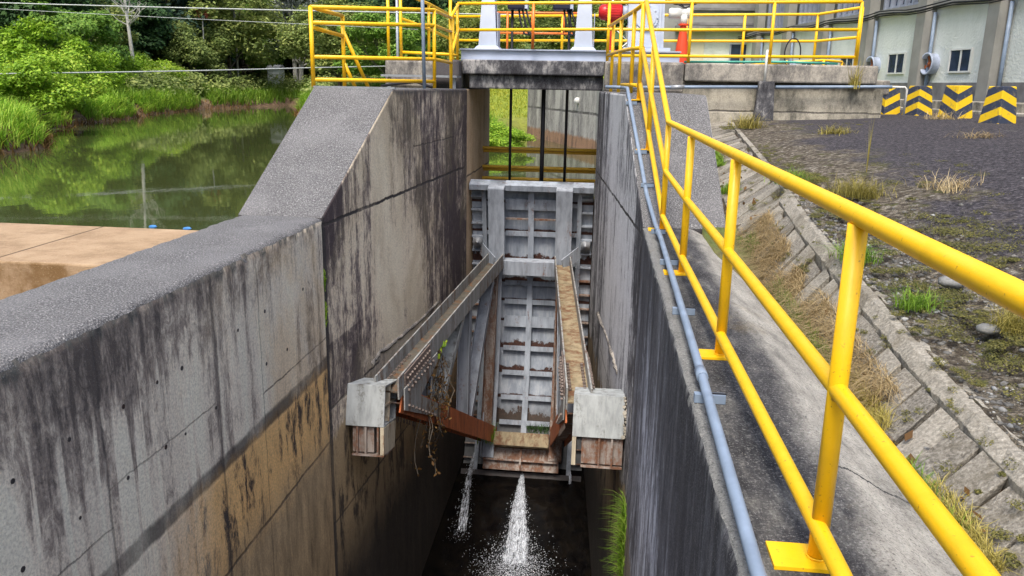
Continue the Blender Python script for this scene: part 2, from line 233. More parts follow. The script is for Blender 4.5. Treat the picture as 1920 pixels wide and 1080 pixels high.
# hazard stripes (each block has its own object space)
for nm, sg in (('stripe_down', -1), ('stripe_up', 1)):
    b = NB(nm); X, Y, Z = b.xyz(b.obj()); k = b.math('ADD', X, Y); v = b.math('ADD', Z, b.math('MULTIPLY', k, sg*.44)); v = b.math('ADD', v, .5 if sg < 0 else .56)
    t = b.math('FRACT', b.math('MULTIPLY', v, 1/.27)); n = b.noise(scale=11, detail=6, rough=.7, v=b.obj())
    q = b.step(t, .49, .51); col = b.mix(q, (.72, .47, .012), (.035, .045, .075)); col = b.mix(b.step(n, .53, .70, 0., .65), col, (.22, .18, .09)); M[nm] = b.done(col, .75, n, .006, .4)

# ------------------------------------------------------------------ mesh helpers
def attach(o, parent):      # parts are modelled in world coordinates; the Empty sits at the thing's base
    if parent:
        o.parent = parent
        if parent.type == 'EMPTY': o.matrix_parent_inverse = Matrix.Translation(-parent.location)
class MB:
    def __init__(s): s.v = []; s.f = []; s.mi = []; s.cur = 0; s.sm = []
    def add(s, vs, fs, smooth=False):
        o = len(s.v); s.v += [tuple(p) for p in vs]; s.f += [tuple(i+o for i in f) for f in fs]; s.mi += [s.cur]*len(fs); s.sm += [smooth]*len(fs)
    def hexa(s, p):     # 8 points: bottom 4 ccw, top 4 ccw
        s.add(p, [(3, 2, 1, 0), (4, 5, 6, 7), (0, 1, 5, 4), (1, 2, 6, 5), (2, 3, 7, 6), (3, 0, 4, 7)])
    def box(s, x0, x1, y0, y1, z0, z1):
        s.hexa([(x0, y0, z0), (x1, y0, z0), (x1, y1, z0), (x0, y1, z0), (x0, y0, z1), (x1, y0, z1), (x1, y1, z1), (x0, y1, z1)])
    def bar(s, a, b_, w_, h, up=(0, 0, 1)):      # rectangular bar from a to b
        a, b_ = Vector(a), Vector(b_); d = (b_-a).normalized(); u = Vector(up); r = d.cross(u).normalized(); u = r.cross(d).normalized()
        q = [(-1, -1), (1, -1), (1, 1), (-1, 1)]; P = [a+r*(i*w_/2)+u*(j*h/2) for i, j in q]+[b_+r*(i*w_/2)+u*(j*h/2) for i, j in q]
        s.add(P, [(0, 1, 2, 3), (7, 6, 5, 4), (4, 5, 1, 0), (5, 6, 2, 1), (6, 7, 3, 2), (7, 4, 0, 3)])
    def tube(s, pts, r, n=10, cap=True):
        pts = [Vector(p) for p in pts]; rs = r if isinstance(r, (list, tuple)) else [r]*len(pts); rings = []; pu = None
        for i, p in enumerate(pts):
            d = ((pts[min(i+1, len(pts)-1)]-p).normalized()+(p-pts[max(i-1, 0)]).normalized()).normalized() if 0 < i < len(pts)-1 else (pts[min(i+1, len(pts)-1)]-pts[max(i-1, 0)]).normalized()
            if pu is None: pu = Vector((0, 0, 1)) if abs(d.z) < .95 else Vector((0, 1, 0))
            a = d.cross(pu).normalized(); c = a.cross(d).normalized(); pu = c; sc = 1.
            if 0 < i < len(pts)-1: sc = 1/max(.5, (pts[i+1]-p).normalized().dot(d))
            rings.append([p+(a*math.cos(2*math.pi*k/n)+c*math.sin(2*math.pi*k/n))*rs[i] for k in range(n)])
        V = [q for g in rings for q in g]; F = []
        for i in range(len(pts)-1):
            for k in range(n): F.append((i*n+k, i*n+(k+1) % n, (i+1)*n+(k+1) % n, (i+1)*n+k))
        s.add(V, F, True)
        if cap:
            o = len(s.v)-len(V); L = len(pts)-1
            s.f += [tuple(o+k for k in range(n))[::-1], tuple(o+L*n+k for k in range(n))]; s.mi += [s.cur]*2; s.sm += [False]*2
    def lathe(s, prof, n=24, M4=None, smooth=True):
        V = []; F = []
        for r, z in prof: V += [Vector((r*math.cos(2*math.pi*k/n), r*math.sin(2*math.pi*k/n), z)) for k in range(n)]
        if M4: V = [M4@v for v in V]
        for i in range(len(prof)-1):
            for k in range(n): F.append((i*n+k, i*n+(k+1) % n, (i+1)*n+(k+1) % n, (i+1)*n+k))
        s.add(V, F, smooth)
    def disc(s, c, nrm, r, n=12, th=.004):
        c = Vector(c); q = Vector(nrm).normalized().to_track_quat('Z', 'Y').to_matrix().to_4x4(); s.lathe([(0, 0), (r, 0), (r, th), (0, th)], n, Matrix.Translation(c)@q, False)
    def prism(s, poly, axis, a, b_):      # extrude polygon (2D) along axis
        def P(u, v, t): return {'x': (t, u, v), 'y': (u, t, v), 'z': (u, v, t)}[axis]
        n = len(poly); s.add([P(u, v, a) for u, v in poly]+[P(u, v, b_) for u, v in poly], [tuple(range(n))[::-1], tuple(range(n, 2*n))]+[(i, (i+1) % n, n+(i+1) % n, n+i) for i in range(n)])
    def build(s, name, mats, parent=None, bevel=0, recalc=True, classify=None):
        me = bpy.data.meshes.new(name); me.from_pydata(s.v, [], s.f)
        for m in (mats if isinstance(mats, (list, tuple)) else [mats]): me.materials.append(M[m])
        me.polygons.foreach_set('material_index', s.mi); me.polygons.foreach_set('use_smooth', s.sm)
        if recalc:
            bm = bmesh.new(); bm.from_mesh(me); bmesh.ops.recalc_face_normals(bm, faces=bm.faces); bm.to_mesh(me); bm.free()
        if classify:
            for p in me.polygons: p.material_index = classify(p.normal, p.center)
        o = bpy.data.objects.new(name, me); C.objects.link(o); attach(o, parent)
        if bevel:
            md = o.modifiers.new('bevel', 'BEVEL'); md.width = bevel; md.segments = 2; md.limit_method = 'ANGLE'; md.angle_limit = rad(35)
        return o
def npmesh(name, V, F, mats, mi=None, parent=None):      # quads/tris from numpy arrays
    me = bpy.data.meshes.new(name); k = F.shape[1]; me.vertices.add(len(V)); me.vertices.foreach_set('co', V.astype(np.float32).ravel())
    me.loops.add(F.size); me.loops.foreach_set('vertex_index', F.astype(np.int32).ravel()); me.polygons.add(len(F))
    me.polygons.foreach_set('loop_start', np.arange(0, F.size, k, dtype=np.int32)); me.polygons.foreach_set('loop_total', np.full(len(F), k, dtype=np.int32))
    for m in (mats if isinstance(mats, (list, tuple)) else [mats]): me.materials.append(M[m])
    if mi is not None: me.polygons.foreach_set('material_index', mi.astype(np.int32))
    me.update(calc_edges=True); me.validate()
    o = bpy.data.objects.new(name, me); C.objects.link(o); attach(o, parent); return o
def tag(o, label=None, cat=None, group=None, kind=None):
    for k, v in (('label', label), ('category', cat), ('group', group), ('kind', kind)):
        if v: o[k] = v
    return o
def thing(name, label, cat, loc=(0, 0, 0), group=None, rz=0):
    o = bpy.data.objects.new(name, None); C.objects.link(o); o.location = loc; o.rotation_euler = (0, 0, rz); o.empty_display_size = .2
    bpy.context.view_layer.update(); return tag(o, label, cat, group)
def kids(o): return [x for x in bpy.data.objects if x.parent is o]
def copy_tree(o, parent=None):
    c = o.copy(); C.objects.link(c); c.parent = parent
    for k in kids(o): copy_tree(k, c)
    return c
def struct(o): o['kind'] = 'structure'; return o

# ------------------------------------------------------------------ large structure: terrain, water, walls, piers, deck
WATER_Z = -.8
POND = [(-15, 11.6), (-17.3, 18), (-17.9, 22.5), (-18.2, 25), (-23.3, 32), (-26.2, 38.7), (-27.4, 45), (-29.8, 52), (-31.4, 62.8), (-30.7, 78), (-27, 75), (-22, 57), (-12, 41), (-6, 30.5), (-4.4, 28.7), (-3.9, 30.5), (-3.6, 40), (.8, 31), (.9, 19.4), (.5, 17), (-4.1, 17), (-4.1, 11.6)]
def inside_dist(px, py):
    P = np.array(POND); Q = np.roll(P, -1, 0); ins = np.zeros(px.shape, bool); dm = np.full(px.shape, 1e9)
    for (x1, y1), (x2, y2) in zip(P, Q):
        c = ((y1 > py) != (y2 > py)) & (px < (x2-x1)*(py-y1)/(y2-y1+1e-9)+x1); ins ^= c
        L2 = (x2-x1)**2+(y2-y1)**2; t = np.clip(((px-x1)*(x2-x1)+(py-y1)*(y2-y1))/L2, 0, 1); dm = np.minimum(dm, np.hypot(px-x1-t*(x2-x1), py-y1-t*(y2-y1)))
    return np.where(ins, -dm, dm)
def sstep(x, a, b_): t = np.clip((x-a)/(b_-a), 0, 1); return t*t*(3-2*t)
def wavy(x, y, s, seed=0):
    r = np.random.default_rng(seed); o = 0
    for i in range(6):
        k = r.normal(0, 1, 2)*s*(1.6**(i/2)); o = o+np.sin(k[0]*x+k[1]*y+r.uniform(0, 6.28))/(1.3**i)
    return o/3
def asphalt_z(x, y):
    e = np.interp(y, [2, 4.4, 6.3, 7.8, 10.5, 15.5, 20], [-.06, .04, .2, .38, .58, .90, .98]); xe = np.interp(y, [2.5, 4.4, 6.3, 7.8, 10.5, 15.5], [1.85, 1.88, 1.93, 1.95, 2.15, 2.4])
    return e+(1.06-e)*sstep(x, xe-.6, xe+4.2)
def ground_h(x, y):
    d = inside_dist(x, y); n = wavy(x, y, .25, 3)
    land = -.8+.75*sstep(d, 0, .7)+.55*sstep(d, .6, 3)+.035*np.clip(d-2, 0, 10)+.25*n*sstep(d, .5, 4)
    hill = np.clip(d-12, 0, 1e3)*.28+np.clip(d-30, 0, 1e3)*.22
    right = sstep(x, -6, 6); hill = hill*(1-.55*right*sstep(60-y, 0, 30))
    lawn = (x > -13) & (y > 27); land = np.where(lawn, -.8+.5*sstep(d, 0, 1)+np.clip(d, 0, 30)*.13, land); hill = np.where(lawn, np.clip(d-30, 0, 1e3)*.3, hill)
    h = land+np.minimum(hill, 48)+np.where(hill > 3, 1.2*wavy(x, y, .09, 5), 0)
    h = np.where(d < 0, -.8-np.minimum(-d, 1)*1.2, h)
    rs = (x > 1.0) & (y < 24) & (y > -20); h = np.where(rs, np.minimum(h, asphalt_z(np.minimum(x, 14), y)-.45), h)
    h = np.where((x > 1) & (x < 30) & (y >= 24) & (y < 52), 1.0, h)
    h = np.where((x > -4) & (x < 1.0) & (y < 24), -9.6, h); h = np.where((x <= -4) & (y < 12) & (x > -16.5), -4.2, h)
    return h
def build_ground():
    xs = np.concatenate([np.arange(-420, -60, 9), np.arange(-60, -34, 1.5), np.arange(-34, -4.2, .55), [-4.02, -3.5, -2, 0, .62, 1.15, 1.6], np.arange(2, 14, .8), np.arange(14, 60, 3), np.arange(60, 430, 10)])
    ys = np.concatenate([np.arange(-120, -8, 8), np.arange(-8, 10.5, 1), [10.8, 11.2], np.arange(11.6, 16.9, .6), [17.2, 18.2, 19.2], np.arange(20, 86, .6), np.arange(86, 130, 2), np.arange(130, 520, 12)])
    X, Y = np.meshgrid(xs, ys); Z = ground_h(X, Y); V = np.stack([X.ravel(), Y.ravel(), Z.ravel()], 1); nx, ny = len(xs), len(ys)
    i = np.arange(ny-1)[:, None]*nx+np.arange(nx-1)[None]; F = np.stack([i, i+1, i+nx+1, i+nx], -1).reshape(-1, 4)
    o = npmesh('ground', V, F, 'terrain'); o.data.polygons.foreach_set('use_smooth', np.ones(len(F), bool)); struct(o)
build_ground()
mb = MB(); mb.add([(-46, 11.3, WATER_Z), (-3.9, 11.3, WATER_Z), (-3.9, 95, WATER_Z), (-46, 95, WATER_Z)], [(0, 1, 2, 3)]); mb.add([(-3.9, 17.05, WATER_Z), (3, 17.05, WATER_Z), (3, 95, WATER_Z), (-3.9, 95, WATER_Z)], [(0, 1, 2, 3)])
struct(mb.build('pond_water', 'water', recalc=False))

def xl(y): return -3.13+.0605*(y-8.77) if y < 16.1 else -2.685
def xr(y): return .495-.083*(y-8.95) if y < 16.1 else -.098
def face_pick(side):       # slot 0 top, 1 channel face
    return lambda n, c: 0 if n.z > .3 else 1
def loft(name, prof, ys, jit, mats, pick, seed):      # extrude a profile along Y; edge points wander a little
    r = np.random.default_rng(seed); n = len(prof); m = len(ys); V = np.zeros((m, n, 3)); V[:, :, 1] = np.array(ys)[:, None]
    for k, (x, z, j) in enumerate(prof):
        w1 = r.normal(0, 1, m); w1 = np.convolve(w1, [.25, .5, .25], 'same'); w2 = np.convolve(r.normal(0, 1, m), [.25, .5, .25], 'same'); V[:, k, 0] = x+jit*j*w1; V[:, k, 2] = z-abs(jit*j*w2)
    mb = MB(); F = [(i*n+k, i*n+(k+1) % n, (i+1)*n+(k+1) % n, (i+1)*n+k) for i in range(m-1) for k in range(n)]+[tuple(range(n)), tuple((m-1)*n+k for k in range(n))]
    mb.add(V.reshape(-1, 3), F, True); o = mb.build(name, mats, classify=pick); o.data.polygons.foreach_set('use_smooth', [abs(p.normal.y) < .9 for p in o.data.polygons]); o.data.set_sharp_from_angle(angle=rad(50)); return o
# left channel wall
LW = loft('channel_wall', [(-4.14, -9.4, 0), (-4.14, -.06, 1), (-4.11, -.012, 1), (-4.05, 0, .3), (-3.6, .004, 0), (-3.21, 0, .3), (-3.165, -.008, 1), (-3.14, -.035, 1.2), (-3.131, -.085, .5), (-3.13, -.16, 0), (-3.13, -9.4, 0)], np.arange(-7, 8.751, .045), .008, ['speckle', 'left_wall_face'], lambda n, c: 0 if n.z > .45 else 1, 2)
tag(LW, 'streaked grey channel wall in the left foreground with a flat speckled top and ochre stains below', 'wall')
# form tie holes belong to the wall's face
holes = MB(); r_ = random.Random(3)
for yk in (3.69, 4.19, 4.73, 5.19, 5.51, 6.0, 6.51, 7.07, 7.57, 8.1):
    for zk in (-.65, -1.17):
        if r_.random() < .9: holes.disc((-3.130, yk+r_.uniform(-.02, .02), zk+r_.uniform(-.02, .02)), (1, 0, 0), r_.uniform(.011, .02), 8, .003)
wall_o = LW; ho = holes.build('tie_hole', 'dark_steel', wall_o); ho['kind'] = 'stuff'
def pier(name, xin, xout, y0, ztop, label, mats, sgn, yslot=16.1, yend=19.4):
    mb = MB(); ys = [y0, 11.45, yslot, yend]; zs = [0, ztop, ztop, ztop]; n = 4; V = []
    for y, z in zip(ys, zs): V += [(xout(y), y, -9.4), (xin(y), y, -9.4), (xin(y), y, z), (xout(y), y, z)]
    F = [(0, 1, 2, 3), (12, 15, 14, 13)]
    for i in range(3):
        a, c = i*4, i*4+4; F += [(a, c, c+1, a+1), (a+1, c+1, c+2, a+2), (a+2, c+2, c+3, a+3), (a+3, c+3, c, a)]
    mb.add(V, F)
    def pick(nn, c):
        if nn.z > .3: return 0
        return 2 if (c.y > yslot and abs(nn.x) > .5) else 1
    return tag(mb.build(name, mats, bevel=.03, classify=pick), label, 'pier')
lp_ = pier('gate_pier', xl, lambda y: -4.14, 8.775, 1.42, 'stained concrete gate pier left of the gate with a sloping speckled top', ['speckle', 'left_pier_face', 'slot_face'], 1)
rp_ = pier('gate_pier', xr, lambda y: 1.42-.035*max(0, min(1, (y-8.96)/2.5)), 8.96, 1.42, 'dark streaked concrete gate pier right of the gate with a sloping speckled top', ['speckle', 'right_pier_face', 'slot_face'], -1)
# right channel wall with walkway
RW = loft('channel_wall', [(.495, -9.4, 0), (.495, -.05, .3), (.500, -.014, 1), (.516, -.002, 1), (.56, 0, .2), (1.0, -.001, 0), (1.04, -.008, .5), (1.24, -.105, .8), (1.42, -.195, .8), (1.44, -.24, .5), (1.44, -9.4, 0)][::-1], np.arange(-7, 8.94, .045), .005, ['walkway', 'right_wall_face'], lambda n, c: 0 if n.z > .3 else 1, 4)
tag(RW, 'dark streaked channel wall on the right carrying the walkway with yellow railing', 'wall')
# mortar ridges on the pier faces
def ridge(name, pts, lab, mat):
    mb = MB(); rr = random.Random(5); P = []
    for i in range(len(pts)-1):
        for k in range(6):
            t = k/6; P.append(tuple(pts[i][j]*(1-t)+pts[i+1][j]*t+rr.uniform(-.012, .012) for j in range(3)))
    P.append(pts[-1]); mb.tube(P, [.03+rr.uniform(-.008, .012) for _ in P], 7); return mb.build(name, mat, lab)
ridge('mortar_ridge', [(xl(10.25)+.0, 10.25, -2.30), (xl(10.6), 10.6, -2.22), (xl(11.4), 11.4, -2.28), (xl(12.4), 12.4, -2.33), (xl(13.8), 13.8, -2.33)], lp_, 'block_face')
ridge('mortar_ridge', [(xr(10.6), 10.6, -2.34), (xr(11.2), 11.2, -2.29), (xr(12.6), 12.6, -2.36), (xr(14), 14, -2.45)], rp_, 'block_face')
# sloping apron under the gate, and the water film on it
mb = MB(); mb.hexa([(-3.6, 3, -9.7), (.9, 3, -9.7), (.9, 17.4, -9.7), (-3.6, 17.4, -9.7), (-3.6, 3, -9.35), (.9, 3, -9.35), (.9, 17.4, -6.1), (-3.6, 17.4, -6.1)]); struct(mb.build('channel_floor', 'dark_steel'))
def floor_z(y): return -9.35+(y-3)/(14.4)*3.25
N = 60; xs = np.linspace(-3.2, .6, N); ys = np.linspace(3.2, 15.9, 160); X, Y = np.meshgrid(xs, ys); Z = floor_z(Y)+.05+.012*wavy(X*6, Y*4, 1.2, 8); i = np.arange(159)[:, None]*N+np.arange(N-1)[None]
o = npmesh('channel_water', np.stack([X.ravel(), Y.ravel(), Z.ravel()], 1), np.stack([i, i+1, i+N+1, i+N], -1).reshape(-1, 4), 'channel_water'); struct(o)
# concrete mass behind the gate below water
mb = MB(); mb.box(-2.68, -.1, 15.75, 19.4, -9.4, -6.75); tag(mb.build('gate_sill', 'dark_steel'), 'dark concrete sill under the bottom of the gate', 'sill')
# beam between the piers (two tiers)
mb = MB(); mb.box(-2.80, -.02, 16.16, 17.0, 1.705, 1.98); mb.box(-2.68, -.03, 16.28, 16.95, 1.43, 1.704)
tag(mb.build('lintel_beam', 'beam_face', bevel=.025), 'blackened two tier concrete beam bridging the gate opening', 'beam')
# blocks flanking the beam, on the piers
mb = MB(); mb.box(-4.3, -2.83, 15.95, 19.4, 1.40, 1.96); tag(mb.build('concrete_block', 'block_face', bevel=.06), 'weathered concrete block on the left pier under the yellow railing', 'concrete block')
mb = MB(); mb.box(-.015, 1.50, 16.15, 19.4, 1.40, 1.985); tag(mb.build('concrete_block', 'block_face', bevel=.05), 'dark concrete block on the right pier behind the top of the rail', 'concrete block')
mb = MB(); mb.box(-3.3, -2.80, 15.86, 16.16, -.5, 1.96); tag(mb.build('corner_post', 'left_pier_face', bevel=.04), 'stained square concrete column where the left pier meets the beam', 'column')
# deck to the right, with retaining wall below
mb = MB(); mb.box(1.515, 5.05, 16.12, 19.4, 1.64, 1.975); mb.box(5.05, 5.35, 16.3, 19.0, 1.45, 1.72)
tag(mb.build('deck_slab', 'block_face', bevel=.03), 'thick weathered concrete deck slab carrying the long yellow railing', 'deck')
mb = MB(); mb.box(1.40, 5.22, 16.22, 16.6, -.2, 1.638); mb.box(1.40, 2.85, 16.12, 16.22, -.2, 1.08); mb.box(3.2, 5.18, 16.16, 16.22, -.2, 1.10); tag(mb.build('retaining_wall', 'retaining_face', bevel=.01), 'low stained retaining wall under the deck slab with a grey conduit', 'wall')
mb = MB(); mb.hexa([(2.80, 15.86, .7), (3.20, 15.86, .7), (3.16, 16.14, .7), (2.84, 16.14, .7), (2.88, 15.92, 1.66), (3.16, 15.92, 1.66), (3.14, 16.118, 1.66), (2.88, 16.118, 1.66)]); st = tag(mb.build('pillar_stub', 'beam_face', bevel=.02), 'short blackened concrete stub in front of the retaining wall', 'pillar')
mb = MB(); mb.tube([(2.98, 16.0, 1.63), (2.98, 16.0, 2.18), (3.0, 16.07, 2.22)], .025, 8); tag(mb.build('vent_pipe', 'pipe_white'), 'thin white pipe standing on the black concrete stub', 'pipe')
mb = MB(); mb.box(-2.7, 1.5, 17.02, 19.4, 1.80, 1.97); struct(mb.build('deck_floor', 'block_face'))
# upstream wall seen through the opening
mb = MB(); P = [(-3.55, 38.6), (-.25, 29.6), (.45, 19.41), (1.4, 19.41), (1.2, 30), (-2.6, 39.2)]; mb.prism(P, 'z', -3, 1.75); tag(mb.build('upstream_wall', 'upstream_wall_face'), 'streaked concrete training wall upstream seen through the gate opening', 'wall')
mb = MB(); mb.lathe([(0, 0), (.11, 0), (.13, .1), (0, .1)], 12, Matrix.Translation((-1.0, 31.55, .98))@Matrix.Rotation(rad(-90), 4, 'X')@Matrix.Rotation(rad(180), 4, 'X')); tag(mb.build('wall_lamp', 'pipe_white'), 'small white fitting high on the upstream wall', 'fitting')
# tan weir sill left of the wall
mb = MB(); mb.hexa([(-30, 9.30, -1.35), (-4.14, 9.30, -1.35), (-4.14, 11.75, -1.35), (-30, 11.75, -1.35), (-30, 9.30, -.80), (-4.14, 9.30, -.80), (-4.14, 11.75, -.775), (-30, 11.75, -.775)]); mb.box(-30, -4.14, 9.75, 11.75, -4.3, -1.352)
tag(mb.build('weir_sill', 'tan', bevel=.03), 'sandy tan concrete weir sill beside the pond left of the wall', 'sill')

# asphalt bank and gutter
def sheet(name, fn, us, vs, mat):
    V = []; nu, nv = len(us), len(vs)
    for v in vs:
        for u in us: V.append(fn(u, v))
    i = np.arange(nv-1)[:, None]*nu+np.arange(nu-1)[None]; o = npmesh(name, np.array(V), np.stack([i, i+1, i+nu+1, i+nu], -1).reshape(-1, 4), mat); o.data.polygons.foreach_set('use_smooth', np.ones(len(o.data.polygons), bool)); return o
GY = [-1, 2, 2.5, 4.4, 6.3, 7.8, 10.5, 15.5, 16.15]
def g_out(y): return np.array([np.interp(y, GY, [1.82, 1.84, 1.85, 1.88, 1.93, 1.95, 2.15, 2.42, 2.45]), np.interp(y, GY, [-.08, -.06, -.05, .05, .20, .36, .56, .88, .93])])
def g_bot(y): return np.array([np.interp(y, GY, [1.45, 1.45, 1.45, 1.45, 1.46, 1.47, 1.48, 1.62, 1.64]), np.interp(y, GY, [-.36, -.34, -.34, -.31, -.26, -.14, .20, .72, .78])])
def asp(u, y):      # broken edge: starts under the curb strip and rises to the yard
    e = g_out(y); x = e[0]+.02+u; z = float(asphalt_z(np.array(x), np.array(y))); q = float(wavy(np.array(x), np.array(y), 1.7, 11)); k = float(sstep(np.array(u), .0, .7))
    if u < 0: return (x, y, e[1]-.08)
    return (x, y, e[1]+.006+(z-e[1])*k+.02*q*k-(.04*math.exp(-((u-.55)/.4)**2) if y < 9 else 0)+.035*math.exp(-((u-.25)/.3)**2)*min(1, u*6)*float(wavy(np.array(x), np.array(y), 6, 12)))
struct(sheet('asphalt_yard', asp, [-.04]+list(np.linspace(0, 2.4, 70))+list(np.linspace(2.6, 16, 34)), np.concatenate([np.arange(-1, 12, .1), np.linspace(12, 16.1, 24)]), 'asphalt'))
struct(sheet('asphalt_yard', lambda x, y: (x, y, float(asphalt_z(np.array(x), np.array(min(y, 20))))-.004), np.linspace(5.2, 26, 32), np.linspace(16.1, 27, 16), 'asphalt'))
struct(sheet('gutter_bed', lambda t, y: ((lambda a, c: (a[0]+(c[0]+.14-a[0])*t-.05, y, a[1]+(c[1]-a[1])*t-.045))(g_bot(y), g_out(y))), np.linspace(0, 1, 6), np.arange(-1, 16.2, .25), 'soil'))
def pavers():
    mb = MB(); r = random.Random(9); y = 1.0
    while y < 16.0:
        L = r.uniform(.23, .32) if y < 9 else r.uniform(.22, .30); y1 = y+L-r.uniform(.02, .04); a0, a1, c0, c1 = g_bot(y), g_bot(y1), g_out(y), g_out(y1); dz = r.uniform(-.02, .015); sk = .16+r.uniform(-.02, .03); j = lambda: r.uniform(-.014, .014)
        t0 = r.uniform(.02, .12); t1 = r.uniform(.76, .82) if y < 9 else r.uniform(.86, .96)
        def P(a, c, t, yy, h): return (a[0]+(c[0]-a[0])*t+j(), yy+j()+sk*t, a[1]+(c[1]-a[1])*t+dz+h)
        mb.hexa([P(a0, c0, t0, y, -.1), P(a0, c0, t1, y, -.1), P(a1, c1, t1, y1, -.1), P(a1, c1, t0, y1, -.1), P(a0, c0, t0, y, 0), P(a0, c0, t1, y, 0), P(a1, c1, t1, y1, 0), P(a1, c1, t0, y1, 0)]); y += L
    # worn strip closing the slabs along the asphalt, flush with them
    ys = np.arange(.9, 16.0, .07); rs = np.random.default_rng(3); V = []
    for y in ys:
        c = g_out(y); a = g_bot(y); n_ = rs.normal(0, .010, 6); t = .80 if y < 9 else .93; p = a+(c-a)*t
        V += [(p[0]+.004, y, p[1]-.09), (p[0]+n_[0]*.5, y, p[1]+.004+n_[1]*.4), (c[0]-.03+n_[2]*.4, y, c[1]-.012+n_[3]*.3), (c[0]+.055+n_[4], y, c[1]+.002+n_[5]*.3), (c[0]+.06+n_[4], y, c[1]-.1)]
    mb.add(V, [(i*5+k, i*5+k+1, i*5+k+6, i*5+k+5) for i in range(len(ys)-1) for k in range(4)])
    o = mb.build('gutter_paving', 'paver', bevel=.012); tag(o, 'sloping paved gutter of rough concrete slabs between walkway and asphalt', 'gutter')
pavers()

# ------------------------------------------------------------------ radial gate
PY, PZ = 9.6, -2.55
def cyl(x, r, th): a = rad(th); return (x, PY+r*math.cos(a), PZ+r*math.sin(a))
def gbox(mb, x0, x1, r0, r1, t0, t1):
    n = max(1, int(abs(t1-t0)/2.5)); V = []
    for i in range(n+1):
        t = t0+(t1-t0)*i/n; V += [cyl(x0, r0, t), cyl(x1, r0, t), cyl(x1, r1, t), cyl(x0, r1, t)]
    F = [(0, 1, 2, 3), tuple(n*4+k for k in (3, 2, 1, 0))]
    for i in range(n):
        for k in range(4): F.append((i*4+k, i*4+4+k, i*4+4+(k+1) % 4, i*4+(k+1) % 4))
    mb.add(V, F)
gate = thing('radial_gate', 'grey steel radial gate with rusty ribs and two splayed lattice arms in the channel', 'sluice gate', (-1.4, 15.6, -6.5))
TH_T, TH_B = 17.0, -33.6
# skin plate with rust tide marks: material is built from gate angle
b = NB('skin_steel'); X, Y, Z = b.xyz(); n = b.noise((2.2, 2.2, 2.2), 1, 7, .7); n2 = b.noise((6, 6, 1.2), 1, 6, .65); fn_ = b.noise(scale=20, detail=5, rough=.7)
col = b.ramp(n2, [(.3, (.16, .185, .22)), (.5, (.28, .315, .365)), (.7, (.43, .455, .49))]); f = None
RIBS = [13.4, 8.2, 3.0, -.6, -3.9, -7.4, -12.1, -16.4, -20.7, -25.0]
col_r = b.ramp(fn_, [(.3, (.022, .011, .010)), (.55, (.055, .024, .017)), (.75, (.12, .055, .032))])
AMP = dict(zip(RIBS, (.03, .05, .26, .12, .04, .05, .22, .24, .08, .36)))
for t in RIBS:
    zr = PZ+7.25*math.sin(rad(t)); amp = AMP[t]
    e = b.math('SUBTRACT', Z, b.math('MULTIPLY', b.math('SUBTRACT', n, .40), amp*2.6)); q = b.mul(b.step(e, zr+amp*.25+.05, zr+amp*.2+.02), b.step(Z, zr-.02, zr)); f = q if f is None else b.math('MAXIMUM', f, q)
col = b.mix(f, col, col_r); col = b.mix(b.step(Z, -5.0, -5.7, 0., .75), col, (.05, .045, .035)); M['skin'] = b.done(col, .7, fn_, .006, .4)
XG0, XG1, GL, GR = -2.665, -.118, -2.09, -.70
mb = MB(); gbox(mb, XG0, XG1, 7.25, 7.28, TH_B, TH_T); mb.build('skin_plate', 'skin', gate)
mb = MB(); gbox(mb, XG0, XG1, 7.0, 7.25, TH_T, TH_T+.25); gbox(mb, XG0, XG1, 6.985, 7.0, TH_T-.7, TH_T+.25); mb.build('top_edge', 'panel_steel', gate)
for t in RIBS:
    wide = t in (-7.4, 13.4); big = .95 if wide else .42
    for xa, xb in ((GL+.15, -1.46), (-1.34, GR-.15)):
        mb = MB(); gbox(mb, xa, xb, 7.155, 7.25, t-.1, t+.1); gbox(mb, xa, xb, 7.135, 7.155, t-big, t+big); mb.build('rib', 'panel_steel', gate)
    for xa, xb in ((-2.35, GL-.15), (GR+.15, -.43)):
        mb = MB(); gbox(mb, xa, xb, 7.165, 7.25, t-.1, t+.1); gbox(mb, xa, xb, 7.145, 7.165, t-.35, t+.35); mb.build('rib', 'panel_steel', gate)
mb = MB(); gbox(mb, GL+.15, GR-.15, 7.11, 7.14, 10.7, 11.0); mb.build('brace_rod', 'rusty_steel', gate)
mb = MB(); gbox(mb, -1.41, -1.39, 7.13, 7.25, -28, TH_T); gbox(mb, -1.46, -1.34, 7.105, 7.13, -28, TH_T); mb.build('centre_rib', 'panel_steel', gate)
for x in (-2.385, -.395):
    mb = MB(); gbox(mb, x-.01, x+.01, 7.13, 7.25, TH_B, TH_T); gbox(mb, x-.045, x+.045, 7.11, 7.13, TH_B, TH_T); mb.build('side_rib', 'panel_steel', gate)
for sx, x0, x1 in ((-1, XG0, -2.40), (1, -.38, XG1)):
    for k, t in enumerate(np.arange(14.6, -32, -2.42)):
        mb = MB(); gbox(mb, x0, x1, 7.14, 7.25, t-.12, t+.12); mb.build('edge_rib', 'panel_steel' if k < 6 else 'rusty_steel', gate)
    x = (x0+x1)/2
    mb = MB(); q = Vector((0, -1, .1)).to_track_quat('Z', 'Y').to_matrix().to_4x4(); mb.lathe([(0, -.05), (.10, -.05), (.10, .05), (.03, .05), (.03, .09), (0, .09)], 18, Matrix.Translation(Vector(cyl(x, 7.08, 6.6)))@q)
    mb.bar(cyl(x-.1*sx*-1, 7.1, 6.6), cyl(x+.1*sx*-1, 7.1, 6.6), .05, .16); mb.build('guide_roller', 'galvanised', gate)
